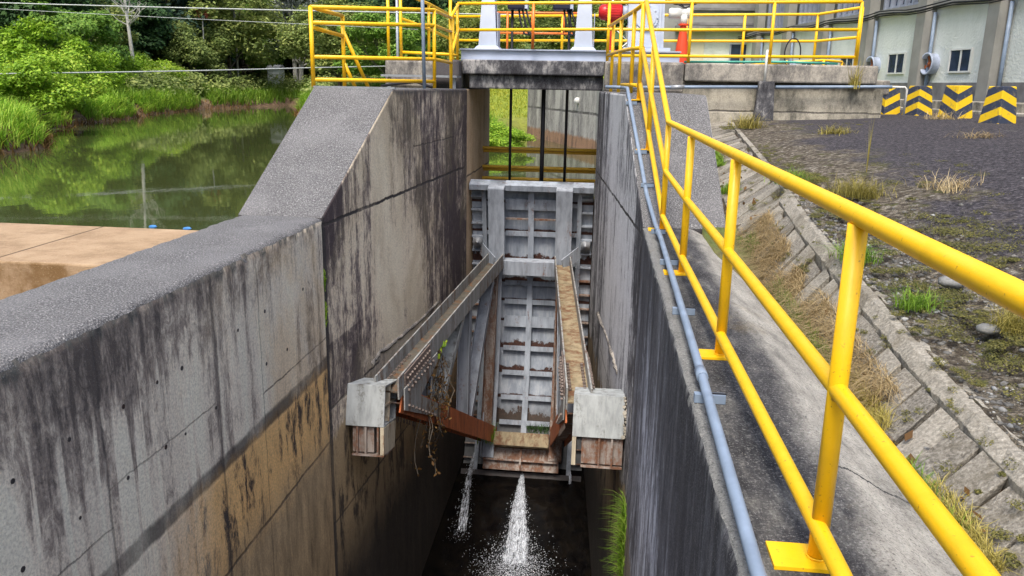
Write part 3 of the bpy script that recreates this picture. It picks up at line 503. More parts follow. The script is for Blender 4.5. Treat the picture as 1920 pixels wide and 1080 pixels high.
for x in (GL, GR):
    mb = MB(); gbox(mb, x-.012, x+.012, 6.82, 7.25, -30, TH_T); gbox(mb, x-.165, x+.165, 6.80, 6.82, 2.9, TH_T+.2); gbox(mb, x-.165, x+.165, 6.825, 7.25, TH_T+.0, TH_T+.25); mb.build('vertical_girder', 'grey_steel', gate)
    mb = MB(); gbox(mb, x-.12, x+.12, 6.74, 6.76, -31.5, 2.6); gbox(mb, x-.15, x-.12, 6.6, 7.2, -31.5, 2.6) if x < -1 else gbox(mb, x+.12, x+.15, 6.6, 7.2, -31.5, 2.6); mb.build('lower_girder', 'rusty_steel' if x > -1 else 'grey_steel', gate)
mb = MB(); gbox(mb, GL+.14, GR-.14, 6.70, 6.74, 1.7, 4.2); gbox(mb, GL+.14, GR-.14, 6.74, 7.0, 3.9, 4.15); mb.build('cross_beam', 'grey_steel', gate)
mb = MB(); gbox(mb, GL+.12, GR-.12, 6.55, 6.60, -29.3, -26.9); gbox(mb, GL+.12, GR-.12, 6.6, 7.2, -27.2, -26.9); gbox(mb, GL+.12, GR-.12, 6.6, 7.2, -29.5, -29.3); mb.build('bottom_beam', 'ochre_steel', gate)
mb = MB(); gbox(mb, GL-.1, GR+.1, 6.85, 6.9, -33.4, -29.6); gbox(mb, GL-.1, GR+.1, 6.75, 6.9, -31.9, -31.6); gbox(mb, -1.42, -1.38, 6.75, 6.9, -33.4, -29.6); mb.build('bottom_panel', 'rusty_steel', gate)
mb = MB(); gbox(mb, XG0, XG1, 7.0, 7.3, -34.4, -33.5); mb.build('bottom_seal', 'dark_steel', gate)
# arms: left then mirrored about the gate centre line
def arms(side):
    mx = (lambda x: x) if side < 0 else (lambda x: -2.79-x)
    def ap(y, z, dx=0): return Vector((mx(-2.64+(y-9.7)*(.56/6.7)+dx), y, z))
    def hbeam(name, A, B, wd, hh, mat, web='ochre_steel', tf=.022):      # two vertical flanges joined by a web lying flat: a trough from above
        d = (B-A).normalized(); r = d.cross(Vector((0, 0, 1))).normalized()
        mb = MB()
        for k in (-1, 1): mb.bar(A+r*k*wd/2, B+r*k*wd/2, tf, hh)
        o = mb.build(name, mat, gate); mw = MB(); mw.bar(A+Vector((0, 0, -.05)), B+Vector((0, 0, -.05)), wd-tf, .02); mw.build('web', web, o); return o, d, r
    A, B = ap(9.62, -2.36), ap(16.28, -2.05)
    o, d, r = hbeam('upper_arm', A, B, .31, .30, 'arm_steel', 'trough_dirt' if side < 0 else 'ochre_steel')
    # bolted splice near the trunnion
    bo = MB()
    for k in (-1, 1):
        bo.bar(A+d*.2+r*k*.18, A+d*1.35+r*k*.18, .016, .26)
        for i in range(11):
            for zz in (-.06, .05):
                c = A+d*(.27+i*.1)+r*k*.188+Vector((0, 0, zz)); q = (r*k).to_track_quat('Z', 'Y').to_matrix().to_4x4(); bo.lathe([(0, 0), (.021, 0), (.021, .028), (0, .028)], 6, Matrix.Translation(c)@q, False)
    for i in range(9):
        for k in (-.10, .10): bo.lathe([(0, 0), (.022, 0), (.022, .03), (0, .03)], 6, Matrix.Translation(A+d*(.35+i*.11)+r*k+Vector((0, 0, -.035))), False)
    bo.build('splice_bolts', 'bolt_metal', o)
    A2, B2 = ap(9.75, -2.56), ap(15.80, -5.76)
    o2, d2, r2 = hbeam('lower_arm', A2, B2, .30, .34, 'orange_rust', 'rusty_steel')
    struts = [((16.02, -2.3), (15.62, -5.45), .16, 'rusty_steel'), ((15.62, -2.3), (13.82, -4.60), .15, 'grey_steel'), ((13.74, -2.35), (13.56, -4.50), .17, 'grey_steel'), ((13.25, -2.4), (11.7, -3.65), .12, 'white_steel'), ((11.35, -2.45), (11.2, -3.40), .10, 'grey_steel')]
    for (ya, za), (yb, zb), wd, mat in struts:
        mb = MB(); a, c = ap(ya, za), ap(yb, zb); dd = (c-a).normalized(); sd = Vector((1, 0, 0)); up = dd.cross(sd).normalized()
        for k in (-1, 1): mb.bar(a+sd*k*.10, c+sd*k*.10, .012, wd*1.35, up)
        mb.bar(a, c, .19, .012, up); mb.build('strut', mat, gate)
    mb = MB(); P = [ap(9.72, -2.4), ap(9.72, -2.70), ap(11.3, -3.46), ap(11.34, -3.26), ap(10.42, -2.76), ap(11.25, -2.54), ap(11.25, -2.4)]
    for dx in (-.19, .19):
        n = len(P); o_ = Vector((dx, 0, 0)); t_ = Vector((.016, 0, 0)); mb.add([p+o_ for p in P]+[p+o_+t_ for p in P], [tuple(range(n)), tuple(range(n, 2*n))]+[(i, (i+1) % n, n+(i+1) % n, n+i) for i in range(n)])
    bo = mb; bo.cur = 1
    for i in range(9):
        for dx in (-.195, .21):
            for ya, za in ((9.85+i*.14, -2.46+i*.003), (9.85+i*.15, -2.68-i*.080)):
                q = Vector((dx, 0, 0)).to_track_quat('Z', 'Y').to_matrix().to_4x4(); bo.lathe([(0, 0), (.02, 0), (.02, .03), (0, .03)], 6, Matrix.Translation(ap(ya, za, 0)+Vector((dx, 0, 0)))@q, False)
    for i in range(12):
        p = ap(9.85+i*.13, -2.80-i*.069); bo.bar(p+Vector((-.16, 0, .0)), p+Vector((-.16, 0, -.07)), .02, .02, (1, 0, 0))
    bo.build('gusset_plate', ['arm_steel', 'bolt_metal'], gate)
    # diagonal stay from arm to the gate's edge
    mb = MB(); mb.bar(ap(16.1, -2.06), Vector((mx(-2.43), 16.5, -1.85)), .02, .26); mb.build('arm_bracket', 'panel_steel', gate)
arms(-1); arms(1)
# trunnion blocks set in the piers
def trunnion(side, label, mat):
    x0, x1 = (-3.20, -2.60) if side < 0 else (-.205, .43); y0, y1 = (9.38, 9.98) if side < 0 else (9.48, 10.1); xi, so_ = (x1, 1) if side < 0 else (x0, -1)
    t = thing('trunnion_block', label, 'bearing block', ((x0+x1)/2, y0, -3.1)); z0, z1 = -2.77, -2.235
    mb = MB(); mb.box(x0, x1, y0, y0+.025, z0, z1); mb.box(x0, x1, y0+.025, y1, z1-.025, z1); mb.box(x0, x1, y0+.025, y1, z0, z0+.025); mb.box(x0, x1, y1, y1+.025, z0, z1); mb.build('casing', mat, t, bevel=.004)
    mb = MB(); xa, xb = (x0, x1-.12) if side < 0 else (x0+.12, x1); mb.box(xa, xb, y0+.03, y1-.002, z0+.03, z1-.03); zz = (z0+z1)/2; mb.box(*( (xb, x1-.005) if side < 0 else (x0+.005, xa)), y0+.03, y1-.002, zz-.012, zz+.012); mb.box(*((xb, x1-.005) if side < 0 else (x0+.005, xa)), y0+.28, y0+.30, z0+.03, z1-.03); mb.build('stiffeners', 'cream_steel', t)
    mb = MB(); xa, xb = (x0+.18, x1-.14) if side < 0 else (x0+.12, x1-.0); mb.hexa([(xa, y0+.10, -3.12), (xb, y0+.10, -3.12), (xb, y1-.1, -3.12), (xa, y1-.1, -3.12), (xa, y0+.05, z0-.002), (xb, y0+.05, z0-.002), (xb, y1, z0-.002), (xa, y1, z0-.002)]); mb.build('bracket_plate', 'rusty_steel', t)
    mb = MB()
    for x in ((x0+.25, x0+.36, x1-.08) if side < 0 else (x0+.03, x0+.34, x0+.5)): mb.hexa([(x-.012, y0+.06, -3.14), (x+.012, y0+.06, -3.14), (x+.012, y1, -3.14), (x-.012, y1, -3.14), (x-.012, y0+.01, z0-.003), (x+.012, y0+.01, z0-.003), (x+.012, y1, z0-.003), (x-.012, y1, z0-.003)])
    mb.box(xa, x1 if side < 0 else x1, y0+.06, y1, -3.165, -3.142); mb.build('bracket_ribs', 'rusty_steel', t)
    mb = MB(); xe = x1-.045 if side < 0 else x0+.0; mb.hexa([(xe, y0+.05, -3.14), (xe+.05, y0+.05, -3.14), (xe+.05, y1, -3.14), (xe, y1, -3.14), (xe, y0-.004, z0-.004), (xe+.05, y0-.004, z0-.004), (xe+.05, y1, z0-.004), (xe, y1, z0-.004)]); mb.build('bracket_end_plate', 'cream_steel', t)
    mb = MB(); rr = random.Random(side); 
    for i in range(14): mb.tube([(x0+.0 if side < 0 else x1+.01, y0+.03, z0+.02+i*.038), ((x0 if side < 0 else x1+.01)+rr.uniform(-.02, .03), y0-.01, z0+.03+i*.038)], rr.uniform(.012, .03), 6)
    mb.build('grout_edge', 'retaining_face', t)
    R_ = Matrix.Translation((0, y0, z1))@Matrix.Rotation(rad(-13), 4, 'X')@Matrix.Translation((0, -y0, -z1))
    for c in kids(t): c.data.transform(R_)
    return t
trunnion(-1, 'pale steel trunnion block with open stiffened side on the left pier', 'white_steel'); trunnion(1, 'pale flat faced steel trunnion block on the right pier', 'white_steel')
# hoist ropes
for i, (x, r, z1, lab) in enumerate(((-1.92, .028, 3.9, 'black hoist rope left of the gate centre rising through the deck'), (-1.24, .045, 1.9, 'thick black rod near the middle of the gate opening'), (-.755, .03, 3.9, 'black hoist rope right of the gate centre rising through the deck'))):
    mb = MB(); mb.tube([(x, 17.1 if False else 16.62, -.5), (x, 16.62, 1.40)] if False else [(x, 17.06, -.9), (x, 17.06, z1)], r, 8); tag(mb.build('hoist_rope', 'black_rubber'), lab, 'rope')
# yellow pipe barriers upstream of the gate, between the piers
for k, (z, y) in enumerate(((.12, 18.3), (-.30, 18.3), (-.56, 18.3))):
    t = thing('pipe_barrier', 'pair of dull yellow pipes across the opening, %s of three' % ('uppermost', 'middle', 'lowest')[k], 'barrier', (-1.4, y, z), 'yellow pipe barriers behind the gate')
    for dy, dz in ((0, 0), (.12, -.075)):
        mb = MB(); mb.tube([(-2.69, y+dy, z+dz), (-.08, y+dy, z+dz)], .036, 8); mb.build('pipe', 'dull_yellow', t)

# ------------------------------------------------------------------ railings and conduits
def railing(name, label, posts, rails, r=.030, mat='yellow_paint', base=True, closed=False, cat='railing', pm=None):
    # posts: list of (x, y, z_base, z_top); rails: list of (kind, [points])
    t = thing(name, label, cat, (posts[0][0], posts[0][1], posts[0][2]))
    for kind, pts in rails:
        mb = MB(); mb.tube(pts, r*.97 if kind != 'top_rail' else r, 14); mb.build(kind, mat, t)
    for i, (x, y, z0, z1) in enumerate(posts):
        mb = MB(); mb.tube([(x, y, z0), (x, y, z1)], r, 14)
        if base:
            for zw in (z0+.018,): mb.tube([(x+(r+.002)*math.cos(a), y+(r+.002)*math.sin(a), zw+(.012*abs(math.cos(a)) if zw > z0+.1 else 0)+random.uniform(-.001, .001)) for a in np.linspace(0, 6.283, 18)], .0035, 6, False)
        p = mb.build('post', (pm or {}).get(i, mat), t)
        if base:
            pb = MB(); pb.box(x-.15, x+.06, y-.075, y+.075, z0+.001, z0+.014); pb.build('base_plate', mat, p)
    return t
def rp(y, h): return (0, y, h)
def slope_z(y): return max(0, min(1.42, (y-8.96)*1.42/2.49))
near = [(.768, .40, 0), (.764, 2.45, 0), (.733, 4.53, 0), (.712, 6.66, 0), (.693, 8.77, 0), (.575, 10.27, slope_z(10.27)), (.468, 11.30, slope_z(11.3))]
xs_ = [(.768, -1.6, 0)]+near
topz = {0: 1.145, 1: 1.145, 2: 1.145, 3: 1.15, 4: 1.15, 5: 1.15}
tr = [(.775, -1.6, 1.14), (.772, .4, 1.14), (.770, 2.45, 1.142), (.742, 4.53, 1.15), (.722, 6.66, 1.15), (.690, 8.77, 1.155), (.50, 11.30, 2.60)]
mr = [(.768, -1.6, .60), (.766, .4, .60), (.764, 2.45, .60), (.730, 4.53, .62), (.710, 6.66, .618), (.690, 8.77, .64), (.485, 11.30, 1.96+.05)]
lr = [(.755, -1.6, .13), (.755, .4, .13), (.752, 2.45, .13), (.728, 4.53, .13), (.704, 6.66, .14), (.690, 8.77, .155), (.48, 11.30, 1.42+.13)]
P_ = []
for x, y, z in near:
    i = [q[1] for q in tr].index(y) if y in [q[1] for q in tr] else None
    zt = tr[i][2]-.02 if i is not None else 1.155+(y-8.77)/(11.3-8.77)*(2.60-1.155)-.02
    P_.append((x, y, z, zt))
railing('guard_railing', 'long yellow pipe railing along the right walkway climbing the pier slope', P_, [('top_rail', tr), ('middle_rail', mr), ('bottom_rail', lr)])
# return from the top of the slope to the deck rail
railing('guard_railing', 'short yellow railing from the top of the slope back to the deck', [(.40, 12.7, 1.42, 2.62), (.24, 14.3, 1.42, 2.62), (.12, 15.6, 1.42, 2.62)], [('top_rail', [(.50, 11.33, 2.60), (.40, 12.7, 2.61), (.24, 14.3, 2.62), (.04, 16.06, 2.62)]), ('middle_rail', [(.485, 11.33, 2.02), (.40, 12.7, 2.07), (.24, 14.3, 2.1), (.04, 16.06, 2.1)]), ('bottom_rail', [(.46, 11.5, 1.53), (.40, 12.7, 1.54), (.28, 13.9, 1.54)])], base=False)
# deck front railing
DP = [(-2.90, 1.965, 3.02), (-1.42, 2.2, 3.04), (.03, 1.99, 3.06), (1.57, 1.985, 3.08), (3.08, 1.976, 3.09), (4.64, 1.976, 3.11)]
railing('guard_railing', 'long yellow railing along the front edge of the upper deck', [(x, 16.22, z0, z1) for x, z0, z1 in DP], [('top_rail', [(x, 16.22, z1) for x, _, z1 in DP]), ('middle_rail', [(-2.9, 16.22, 2.53), (.03, 16.22, 2.575), (1.57, 16.22, 2.58), (4.64, 16.22, 2.62)]), ('bottom_rail', [(.03, 16.22, 2.09), (4.64, 16.22, 2.13)])], base=False, pm={1: 'orange_paint'})
railing('guard_railing', 'yellow railing along the back edge of the upper deck', [(-3.5, 19.0, 1.96, 3.0), (-1.0, 19.0, 1.97, 3.04), (1.75, 19.0, 1.97, 3.1), (3.0, 19.0, 1.97, 3.1), (4.55, 19.0, 1.97, 3.12), (5.0, 17.4, 1.97, 3.12)], [('top_rail', [(-3.5, 19.0, 3.0), (1.75, 19.0, 3.08), (4.55, 19.0, 3.12), (5.0, 17.4, 3.12)]), ('middle_rail', [(-3.5, 19.0, 2.48), (1.75, 19.0, 2.53), (4.55, 19.0, 2.56), (5.0, 17.4, 2.56)])], base=False)
railing('guard_railing', 'yellow railing around the left concrete block', [(-4.22, 15.98, 1.96, 3.2), (-3.98, 16.02, 1.96, 3.2), (-3.72, 17.4, 1.96, 3.12), (-3.0, 16.0, 1.96, 3.1)], [('top_rail', [(-3.98, 16.02, 3.2), (-3.72, 17.4, 3.12), (-3.5, 18.96, 3.0)]), ('middle_rail', [(-3.98, 16.02, 2.72), (-3.72, 17.4, 2.62), (-3.5, 18.96, 2.48)]), ('bottom_rail', [(-3.95, 16.02, 2.09), (-3.0, 16.0, 2.06), (-2.9, 16.14, 2.05)])], base=False)
# low platform railing at the left pier front
Az, Bz = 1.43, 1.43
def ab(t, zA, zB): return (-4.17+t*(1.33), 11.56+t*2.14, zA+t*(zB-zA))
zz = ((2.52, 2.68, 'top_rail'), (2.31, 2.44, 'middle_rail'), (1.845, 1.90, 'middle_rail'), (1.53, 1.54, 'bottom_rail'))
railing('guard_railing', 'yellow pipe railing with four rails at the front of the left pier', [(-4.17, 11.56, Az, 2.52), (-2.84, 13.70, Bz, 2.68), (-4.09, 12.75, 1.42, 2.5), (-2.80, 15.0, 1.42, 2.7)], [(k, [ab(0, a, c), ab(1, a, c)]+([(-2.80, 15.0, c-.02)] if k != 'bottom_rail' else [])) for a, c, k in zz]+[('side_rail', [(-4.17, 11.56, 2.52), (-4.09, 12.75, 2.5)]), ('side_rail', [(-4.17, 11.56, 2.25), (-4.09, 12.75, 2.2)]), ('brace', [(-4.09, 12.75, 2.28), (-3.78, 13.0, 1.43)]), ('brace', [(-4.09, 12.75, 1.8), (-3.95, 12.85, 1.43)]), ('stair_rail', [(-2.80, 15.0, 2.68), (-2.88, 16.2, 3.0)]), ('stair_rail', [(-2.80, 15.0, 2.0), (-2.88, 16.2, 2.55)])], base=False)
mb = MB(); mb.tube([(-2.925, 13.3, 1.42), (-2.94, 13.3, 2.4), (-2.95, 13.3, 3.2)], .03, 10); tag(mb.build('conduit_pole', 'pvc_grey'), 'slim grey pole standing among the left yellow railings', 'pole')
mb = MB(); mb.box(-4.14, -2.95, 11.47, 11.53, 1.42, 1.445); tag(mb.build('edge_strip', 'galvanised'), 'thin grey metal strip along the front edge of the left pier top', 'metal strip')
mb = MB(); mb.box(-4.2, -2.75, 15.3, 15.8, 1.62, 1.66); mb.box(-4.1, -4.04, 15.4, 15.46, 1.42, 1.62); mb.box(-2.85, -2.79, 15.4, 15.46, 1.42, 1.62); pl_ = mb.build('step_plank', 'galvanised'); tag(pl_, 'thin grey metal plank step between the left railings', 'step')
mb = MB(); mb.tube([(-4.0, 14.6, 1.45), (-3.6, 14.5, 1.50), (-3.3, 14.4, 1.53), (-3.0, 14.3, 1.44)], .025, 6); tag(mb.build('loose_cable', 'black_rubber'), 'black cable lying on the left pier top', 'cable')
# conduit on the right wall edge with brackets
cp = [(.525, .4, .075), (.53, 2.24, .075), (.565, 4.1, .075), (.615, 7.8, .075), (.612, 8.7, .08), (.545, 9.47, .30), (.465, 10.15, .72), (.315, 11.45, 1.49), (.25, 12.2, 1.50)]
cd_ = thing('conduit', 'grey conduit pipe running along the edge of the right wall', 'pipe', (.53, 2.24, 0))
mb = MB(); mb.tube(cp, .0245, 12); mb.tube([(.25, 12.2, 1.50), (.17, 12.35, 1.505), (.02, 12.4, 1.505)], .0245, 10); mb.build('pipe', 'pvc_grey', cd_)
for y in (4.0, 8.2):
    mb = MB(); x = np.interp(y, [2.24, 4.1, 7.8, 8.7], [.53, .565, .615, .612]); mb.tube([(x-.0005, y-.06, .075), (x+.0005, y+.06, .075)], .03, 12); mb.build('coupling', 'pvc_grey', cd_)
for y in (3.8, 5.4, 7.0, 8.55, 9.6, 10.2, 11.2):
    x = float(np.interp(y, [q[1] for q in cp], [q[0] for q in cp])); z = slope_z(y); mb = MB(); mb.box(x-.05, x+.10, y-.022, y+.022, z+.002, z+.045); mb.build('bracket', 'pvc_grey', cd_)
    p = cd_.children[-1]; mb = MB(); mb.box(x-.012, x+.105, y-.006, y+.006, z+.045, z+.05); mb.build('slot', 'black_rubber', p)
cd2 = thing('conduit', 'grey conduit pipe along the low retaining wall under the deck', 'pipe', (1.5, 16.0, 1.5))
mb = MB(); mb.tube([(.35, 15.9, 1.50), (1.5, 15.95, 1.53), (2.86, 16.0, 1.555)], .03, 8); mb.tube([(3.2, 16.05, 1.56), (5.1, 16.05, 1.60), (5.3, 16.05, 1.60)], .03, 8); mb.build('pipe', 'pvc_grey', cd2)
mb = MB(); mb.tube([(5.3, 16.05, 1.6), (5.53, 16.05, 1.6), (5.57, 16.05, 1.55), (5.57, 16.05, 1.1)], .022, 8); mb.build('white_end', 'pipe_white', cd2)
mb = MB(); mb.tube([(1.25, 15.93, 1.522), (1.5, 15.952, 1.53)], .042, 10); mb.build('coupling', 'galvanised', cd2)

# ------------------------------------------------------------------ hoist equipment on the deck
mb = MB(); mb.box(-2.86, 1.42, 16.42, 16.46, 2.0, 2.17); mb.box(-2.88, 1.44, 16.36, 16.62, 2.17, 2.195); mb.box(-2.86, 1.42, 16.36, 16.62, 1.978, 2.0); tag(mb.build('support_beam', 'blue_grey_paint'), 'long blue grey steel beam carrying the hoist frame above the lintel', 'beam')
def pedestal(x, label):
    t = thing('hoist_pedestal', label, 'pedestal', (x, 16.75, 2.2), 'blue grey hoist pedestals')
    mb = MB(); a, c = .185, .10; mb.hexa([(x-a, 16.60, 2.26), (x+a, 16.60, 2.26), (x+a, 17.0, 2.26), (x-a, 17.0, 2.26), (x-c, 16.66, 3.6), (x+c, 16.66, 3.6), (x+c, 16.94, 3.6), (x-c, 16.94, 3.6)]); mb.build('column', 'light_blue_grey', t, bevel=.01)
    mb = MB(); mb.hexa([(x-.26, 16.5, 2.196), (x+.26, 16.5, 2.196), (x+.26, 17.05, 2.196), (x-.26, 17.05, 2.196), (x-.2, 16.57, 2.262), (x+.2, 16.57, 2.262), (x+.2, 17.02, 2.262), (x-.2, 17.02, 2.262)]); mb.build('foot', 'light_blue_grey', t)
    mb = MB(); mb.box(x+.19, x+.205, 16.62, 16.98, 2.27, 2.9); mb.build('side_plate', 'blue_grey_paint', t)
pedestal(-2.36, 'tapered blue grey hoist pedestal at the left end of the beam'); pedestal(-.45, 'tapered blue grey hoist pedestal right of centre on the beam')
mb = MB(); mb.box(-2.55, 1.0, 16.68, 16.92, 3.602, 3.85); mb.box(-2.1, -.65, 16.93, 17.3, 3.84, 3.9); tag(mb.build('hoist_beam', 'blue_grey_paint'), 'blue grey cross beam on top of the hoist pedestals', 'beam')
mb = MB(); mb.box(-2.9, 1.5, 16.6, 19.4, 1.972, 2.0); struct(mb.build('deck_plate', 'blue_grey_paint'))
for x, lab in ((-1.83, 'dark blue cable drum above the left hoist rope'), (-.92, 'dark blue cable drum above the right hoist rope')):
    t = thing('cable_drum', lab, 'drum', (x, 17.0, 2.97), 'dark cable drums')
    mb = MB(); mb.box(x-.17, x+.17, 16.85, 17.25, 2.98, 3.9); mb.build('drum', 'black_drum', t, bevel=.03); mb = MB(); mb.box(x+.172, x+.23, 16.9, 17.2, 3.0, 3.9); mb.build('end_plate', 'light_blue_grey', t)
    mb = MB()
    for k in range(3): mb.tube([(x+.05+k*.07, 16.95, 3.0), (x+.09+k*.09, 16.93, 2.75), (x+.17+k*.09, 16.93, 2.52), (x+.25+k*.04, 16.93, 2.50), (x+.28, 16.95, 2.55)], .02, 6)
    mb.build('hanging_cables', 'black_rubber', t)
t = thing('gearbox', 'tall blue grey hoist gearbox with a round bolted flange', 'gearbox', (.73, 16.8, 2.2))
mb = MB(); mb.hexa([(.42, 16.72, 2.27), (1.12, 16.72, 2.27), (1.12, 17.2, 2.27), (.42, 17.2, 2.27), (.37, 16.72, 4.0), (1.08, 16.72, 4.0), (1.08, 17.2, 4.0), (.37, 17.2, 4.0)]); mb.build('housing', 'light_blue_grey', t, bevel=.012)
mb = MB(); mb.box(.33, 1.25, 16.62, 17.3, 2.197, 2.268); mb.box(1.0, 1.04, 16.66, 16.718, 2.27, 3.9); mb.build('base_frame', 'light_blue_grey', t)
q = Matrix.Translation((.74, 16.72, 2.83))@Matrix.Rotation(rad(90), 4, 'X'); mb = MB(); mb.lathe([(0, .05), (.20, .05), (.20, .03), (.25, .03), (.25, 0)], 32, q, False)
for k in range(10): mb.lathe([(0, .03), (.016, .03), (.016, .05), (0, .05)], 6, q@Matrix.Translation((.225*math.cos(k*.628), .225*math.sin(k*.628), 0)), False)
mb.build('flange', 'light_blue_grey', t)
t = thing('electric_motor', 'red electric hoist motor left of the gearbox', 'motor', (.12, 17.0, 2.2)); q = Matrix.Translation((-.18, 17.0, 2.95))@Matrix.Rotation(rad(90), 4, 'Y')
mb = MB(); mb.lathe([(0, 0), (.10, 0), (.15, .06), (.155, .12), (.155, .44), (.13, .47), (0, .47)], 24, q)
for k in range(24): a = k*.2618; mb.bar(q@Vector((.155*math.cos(a), .155*math.sin(a), .14)), q@Vector((.155*math.cos(a), .155*math.sin(a), .42)), .012, .03)
mb.build('motor_body', 'red_paint', t); mb = MB(); mb.box(.06, .13, 16.95, 17.05, 2.0, 2.82); mb.box(-.02, .2, 16.9, 17.1, 2.197, 2.23); mb.build('mount', 'red_paint', t)
mb = MB(); mb.tube([(.30, 17, 2.95), (.42, 17, 2.95)], .13, 16); mb.build('coupling', 'blue_grey_paint', t)
t = thing('valve_actuator', 'white electric actuator with handwheel on a red stand right of the gearbox', 'actuator', (1.5, 17.0, 1.97))
mb = MB(); q = Matrix.Translation((1.20, 16.95, 2.94))@Matrix.Rotation(rad(90), 4, 'Y'); mb.lathe([(0, 0), (.085, 0), (.10, .04), (.10, .20), (.08, .24), (.08, .34), (.10, .36), (.10, .42), (0, .42)], 20, q); mb.lathe([(0, 0), (.07, 0), (.075, .2), (0, .2)], 16, Matrix.Translation((1.5, 16.93, 2.72))); mb.build('actuator_body', 'white_paint', t)
mb = MB(); q = Matrix.Translation((1.50, 16.95, 3.12)); mb.tube([q@Vector((.22*math.cos(a), .22*math.sin(a), 0)) for a in np.linspace(0, 6.283, 25)], .014, 6, False)
for a in (0, 2.1, 4.2): mb.tube([q@Vector((0, 0, -.08)), q@Vector((.22*math.cos(a), .22*math.sin(a), 0))], .012, 6)
mb.build('handwheel', 'black_rubber', t)
mb = MB(); mb.lathe([(.20, 0), (.20, .02), (.16, .03), (.06, .72), (.10, .73), (.10, .76), (0, .76)], 16, Matrix.Translation((1.5, 16.95, 1.98)), False); mb.build('stand', 'orange_plastic', t); mb = MB(); mb.tube([(1.52, 16.95, 3.15), (1.52, 16.95, 3.9)], .07, 12); mb.build('riser', 'orange_plastic', t)
t = thing('orange_frame', 'thin orange pipe frame behind the hoist ropes', 'frame', (-1.4, 18.6, 2.0))
for z in (2.63, 3.06): mb = MB(); mb.tube([(-2.5, 18.6, z), (-.4, 18.6, z)], .025, 8); mb.build('rail', 'orange_paint', t)
for x in (-2.2, -1.65, -.95): mb = MB(); mb.tube([(x, 18.6, 2.0 if x < -2 else 2.62), (x, 18.6, 3.08)], .025, 8); mb.build('post', 'orange_paint', t)
mb = MB(); mb.tube([(1.5, 16.3, 2.0), (2.6, 16.34, 2.015), (3.4, 16.4, 2.03), (4.35, 16.3, 2.01)], .022, 8); tag(mb.build('garden_hose', 'teal_hose'), 'teal hose lying along the edge of the deck', 'hose')
mb = MB(); mb.tube([(3.85+.16*math.cos(a), 17.9, 2.25+.30*math.sin(a)) for a in np.linspace(-.4, 4.6, 30)], .014, 6); tag(mb.build('hose_loop', 'black_rubber'), 'black hose looped over the rails at the right of the deck', 'hose')

# ------------------------------------------------------------------ hazard blocks
for i, (x, y, rz, m, lab) in enumerate(((6.05, 18.5, 20, 'stripe_down', 'concrete block with downward chevrons at the retaining wall end, farthest away'), (6.48, 17.9, 24, 'stripe_up', 'concrete block with upward chevrons between two downward ones'), (6.30, 15.6, 24, 'stripe_down', 'concrete block with downward chevrons and weeds at its foot'), (6.27, 13.9, 24, 'stripe_up', 'concrete block with upward chevrons, nearest of the row'))):
    mb = MB(); a, c, h = (.215, .15, .585) if i < 3 else (.198, .138, .57); mb.hexa([(-a, -a, -.1), (a, -a, -.1), (a, a, -.1), (-a, a, -.1), (-c, -c, h), (c, -c, h), (c, c, h), (-c, c, h)])
    o = mb.build('bollard', m, bevel=.012); o.location = (x, y, float(asphalt_z(np.array(x), np.array(y)))); o.rotation_euler = (0, 0, rad(rz)); tag(o, 'black and yellow '+lab, 'bollard', 'striped concrete blocks on the asphalt')

# ------------------------------------------------------------------ powerhouse
FD = Vector((-.189, .982, 0)); FN = Vector((-.982, -.189, 0)); F0 = Vector((10.45, 25.0, 0))
ph = thing('powerhouse', 'long pale green powerhouse with grey pilasters and high windows', 'building', (11.3, 25, 1.0))
def fbox(mb, s0, s1, o0, o1, z0, z1):      # s along facade (away), o outwards
    P = [F0+FD*s+FN*o for s, o in ((s0, o0), (s0, o1), (s1, o1), (s1, o0))]; mb.hexa([(p.x, p.y, z0) for p in P]+[(p.x, p.y, z1) for p in P])
mb = MB(); fbox(mb, -22, 20, -6, 0, 1.82, 4.05); mb.build('wall', 'stucco', ph); mb = MB(); fbox(mb, -22, 20, -6, .06, .6, 1.82); mb.build('plinth', 'plinth_grey', ph)
mb = MB(); fbox(mb, -22, 20, -6, -.25, 4.05, 11); mb.build('upper_wall', 'pilaster_grey', ph)
mb = MB(); fbox(mb, -22, 20, -.25, .18, 4.05, 4.22); mb.build('sill_band', 'pilaster_grey', ph)
PS = [-7.9, -4.4, -.95, 2.5, 5.95, 9.4, 12.9, 16.4]
for s in PS:
    mb = MB(); fbox(mb, s-.24, s+.24, .0, .36, .7, 11); mb.build('pilaster', 'pilaster_grey', ph)
    mb = MB(); p = F0+FD*(s-.34)+FN*.10; mb.tube([(p.x, p.y, .9), (p.x, p.y, 3.9)], .055, 8); mb.build('downpipe', 'pvc_grey', ph)
def strip(mb, z, o, r):
    pts = []; k = 0
    for s in np.arange(-20, 19, .8): p = F0+FD*s+FN*(o+.03*math.sin(s*3)); pts.append((p.x, p.y, z+.05*math.sin(s*1.7))); 
    mb.tube(pts, r, 6)
mb = MB(); strip(mb, 4.0, .44, .03); strip(mb, 4.08, .47, .022); strip(mb, 3.94, .42, .02); mb.build('cable_run', 'black_rubber', ph)
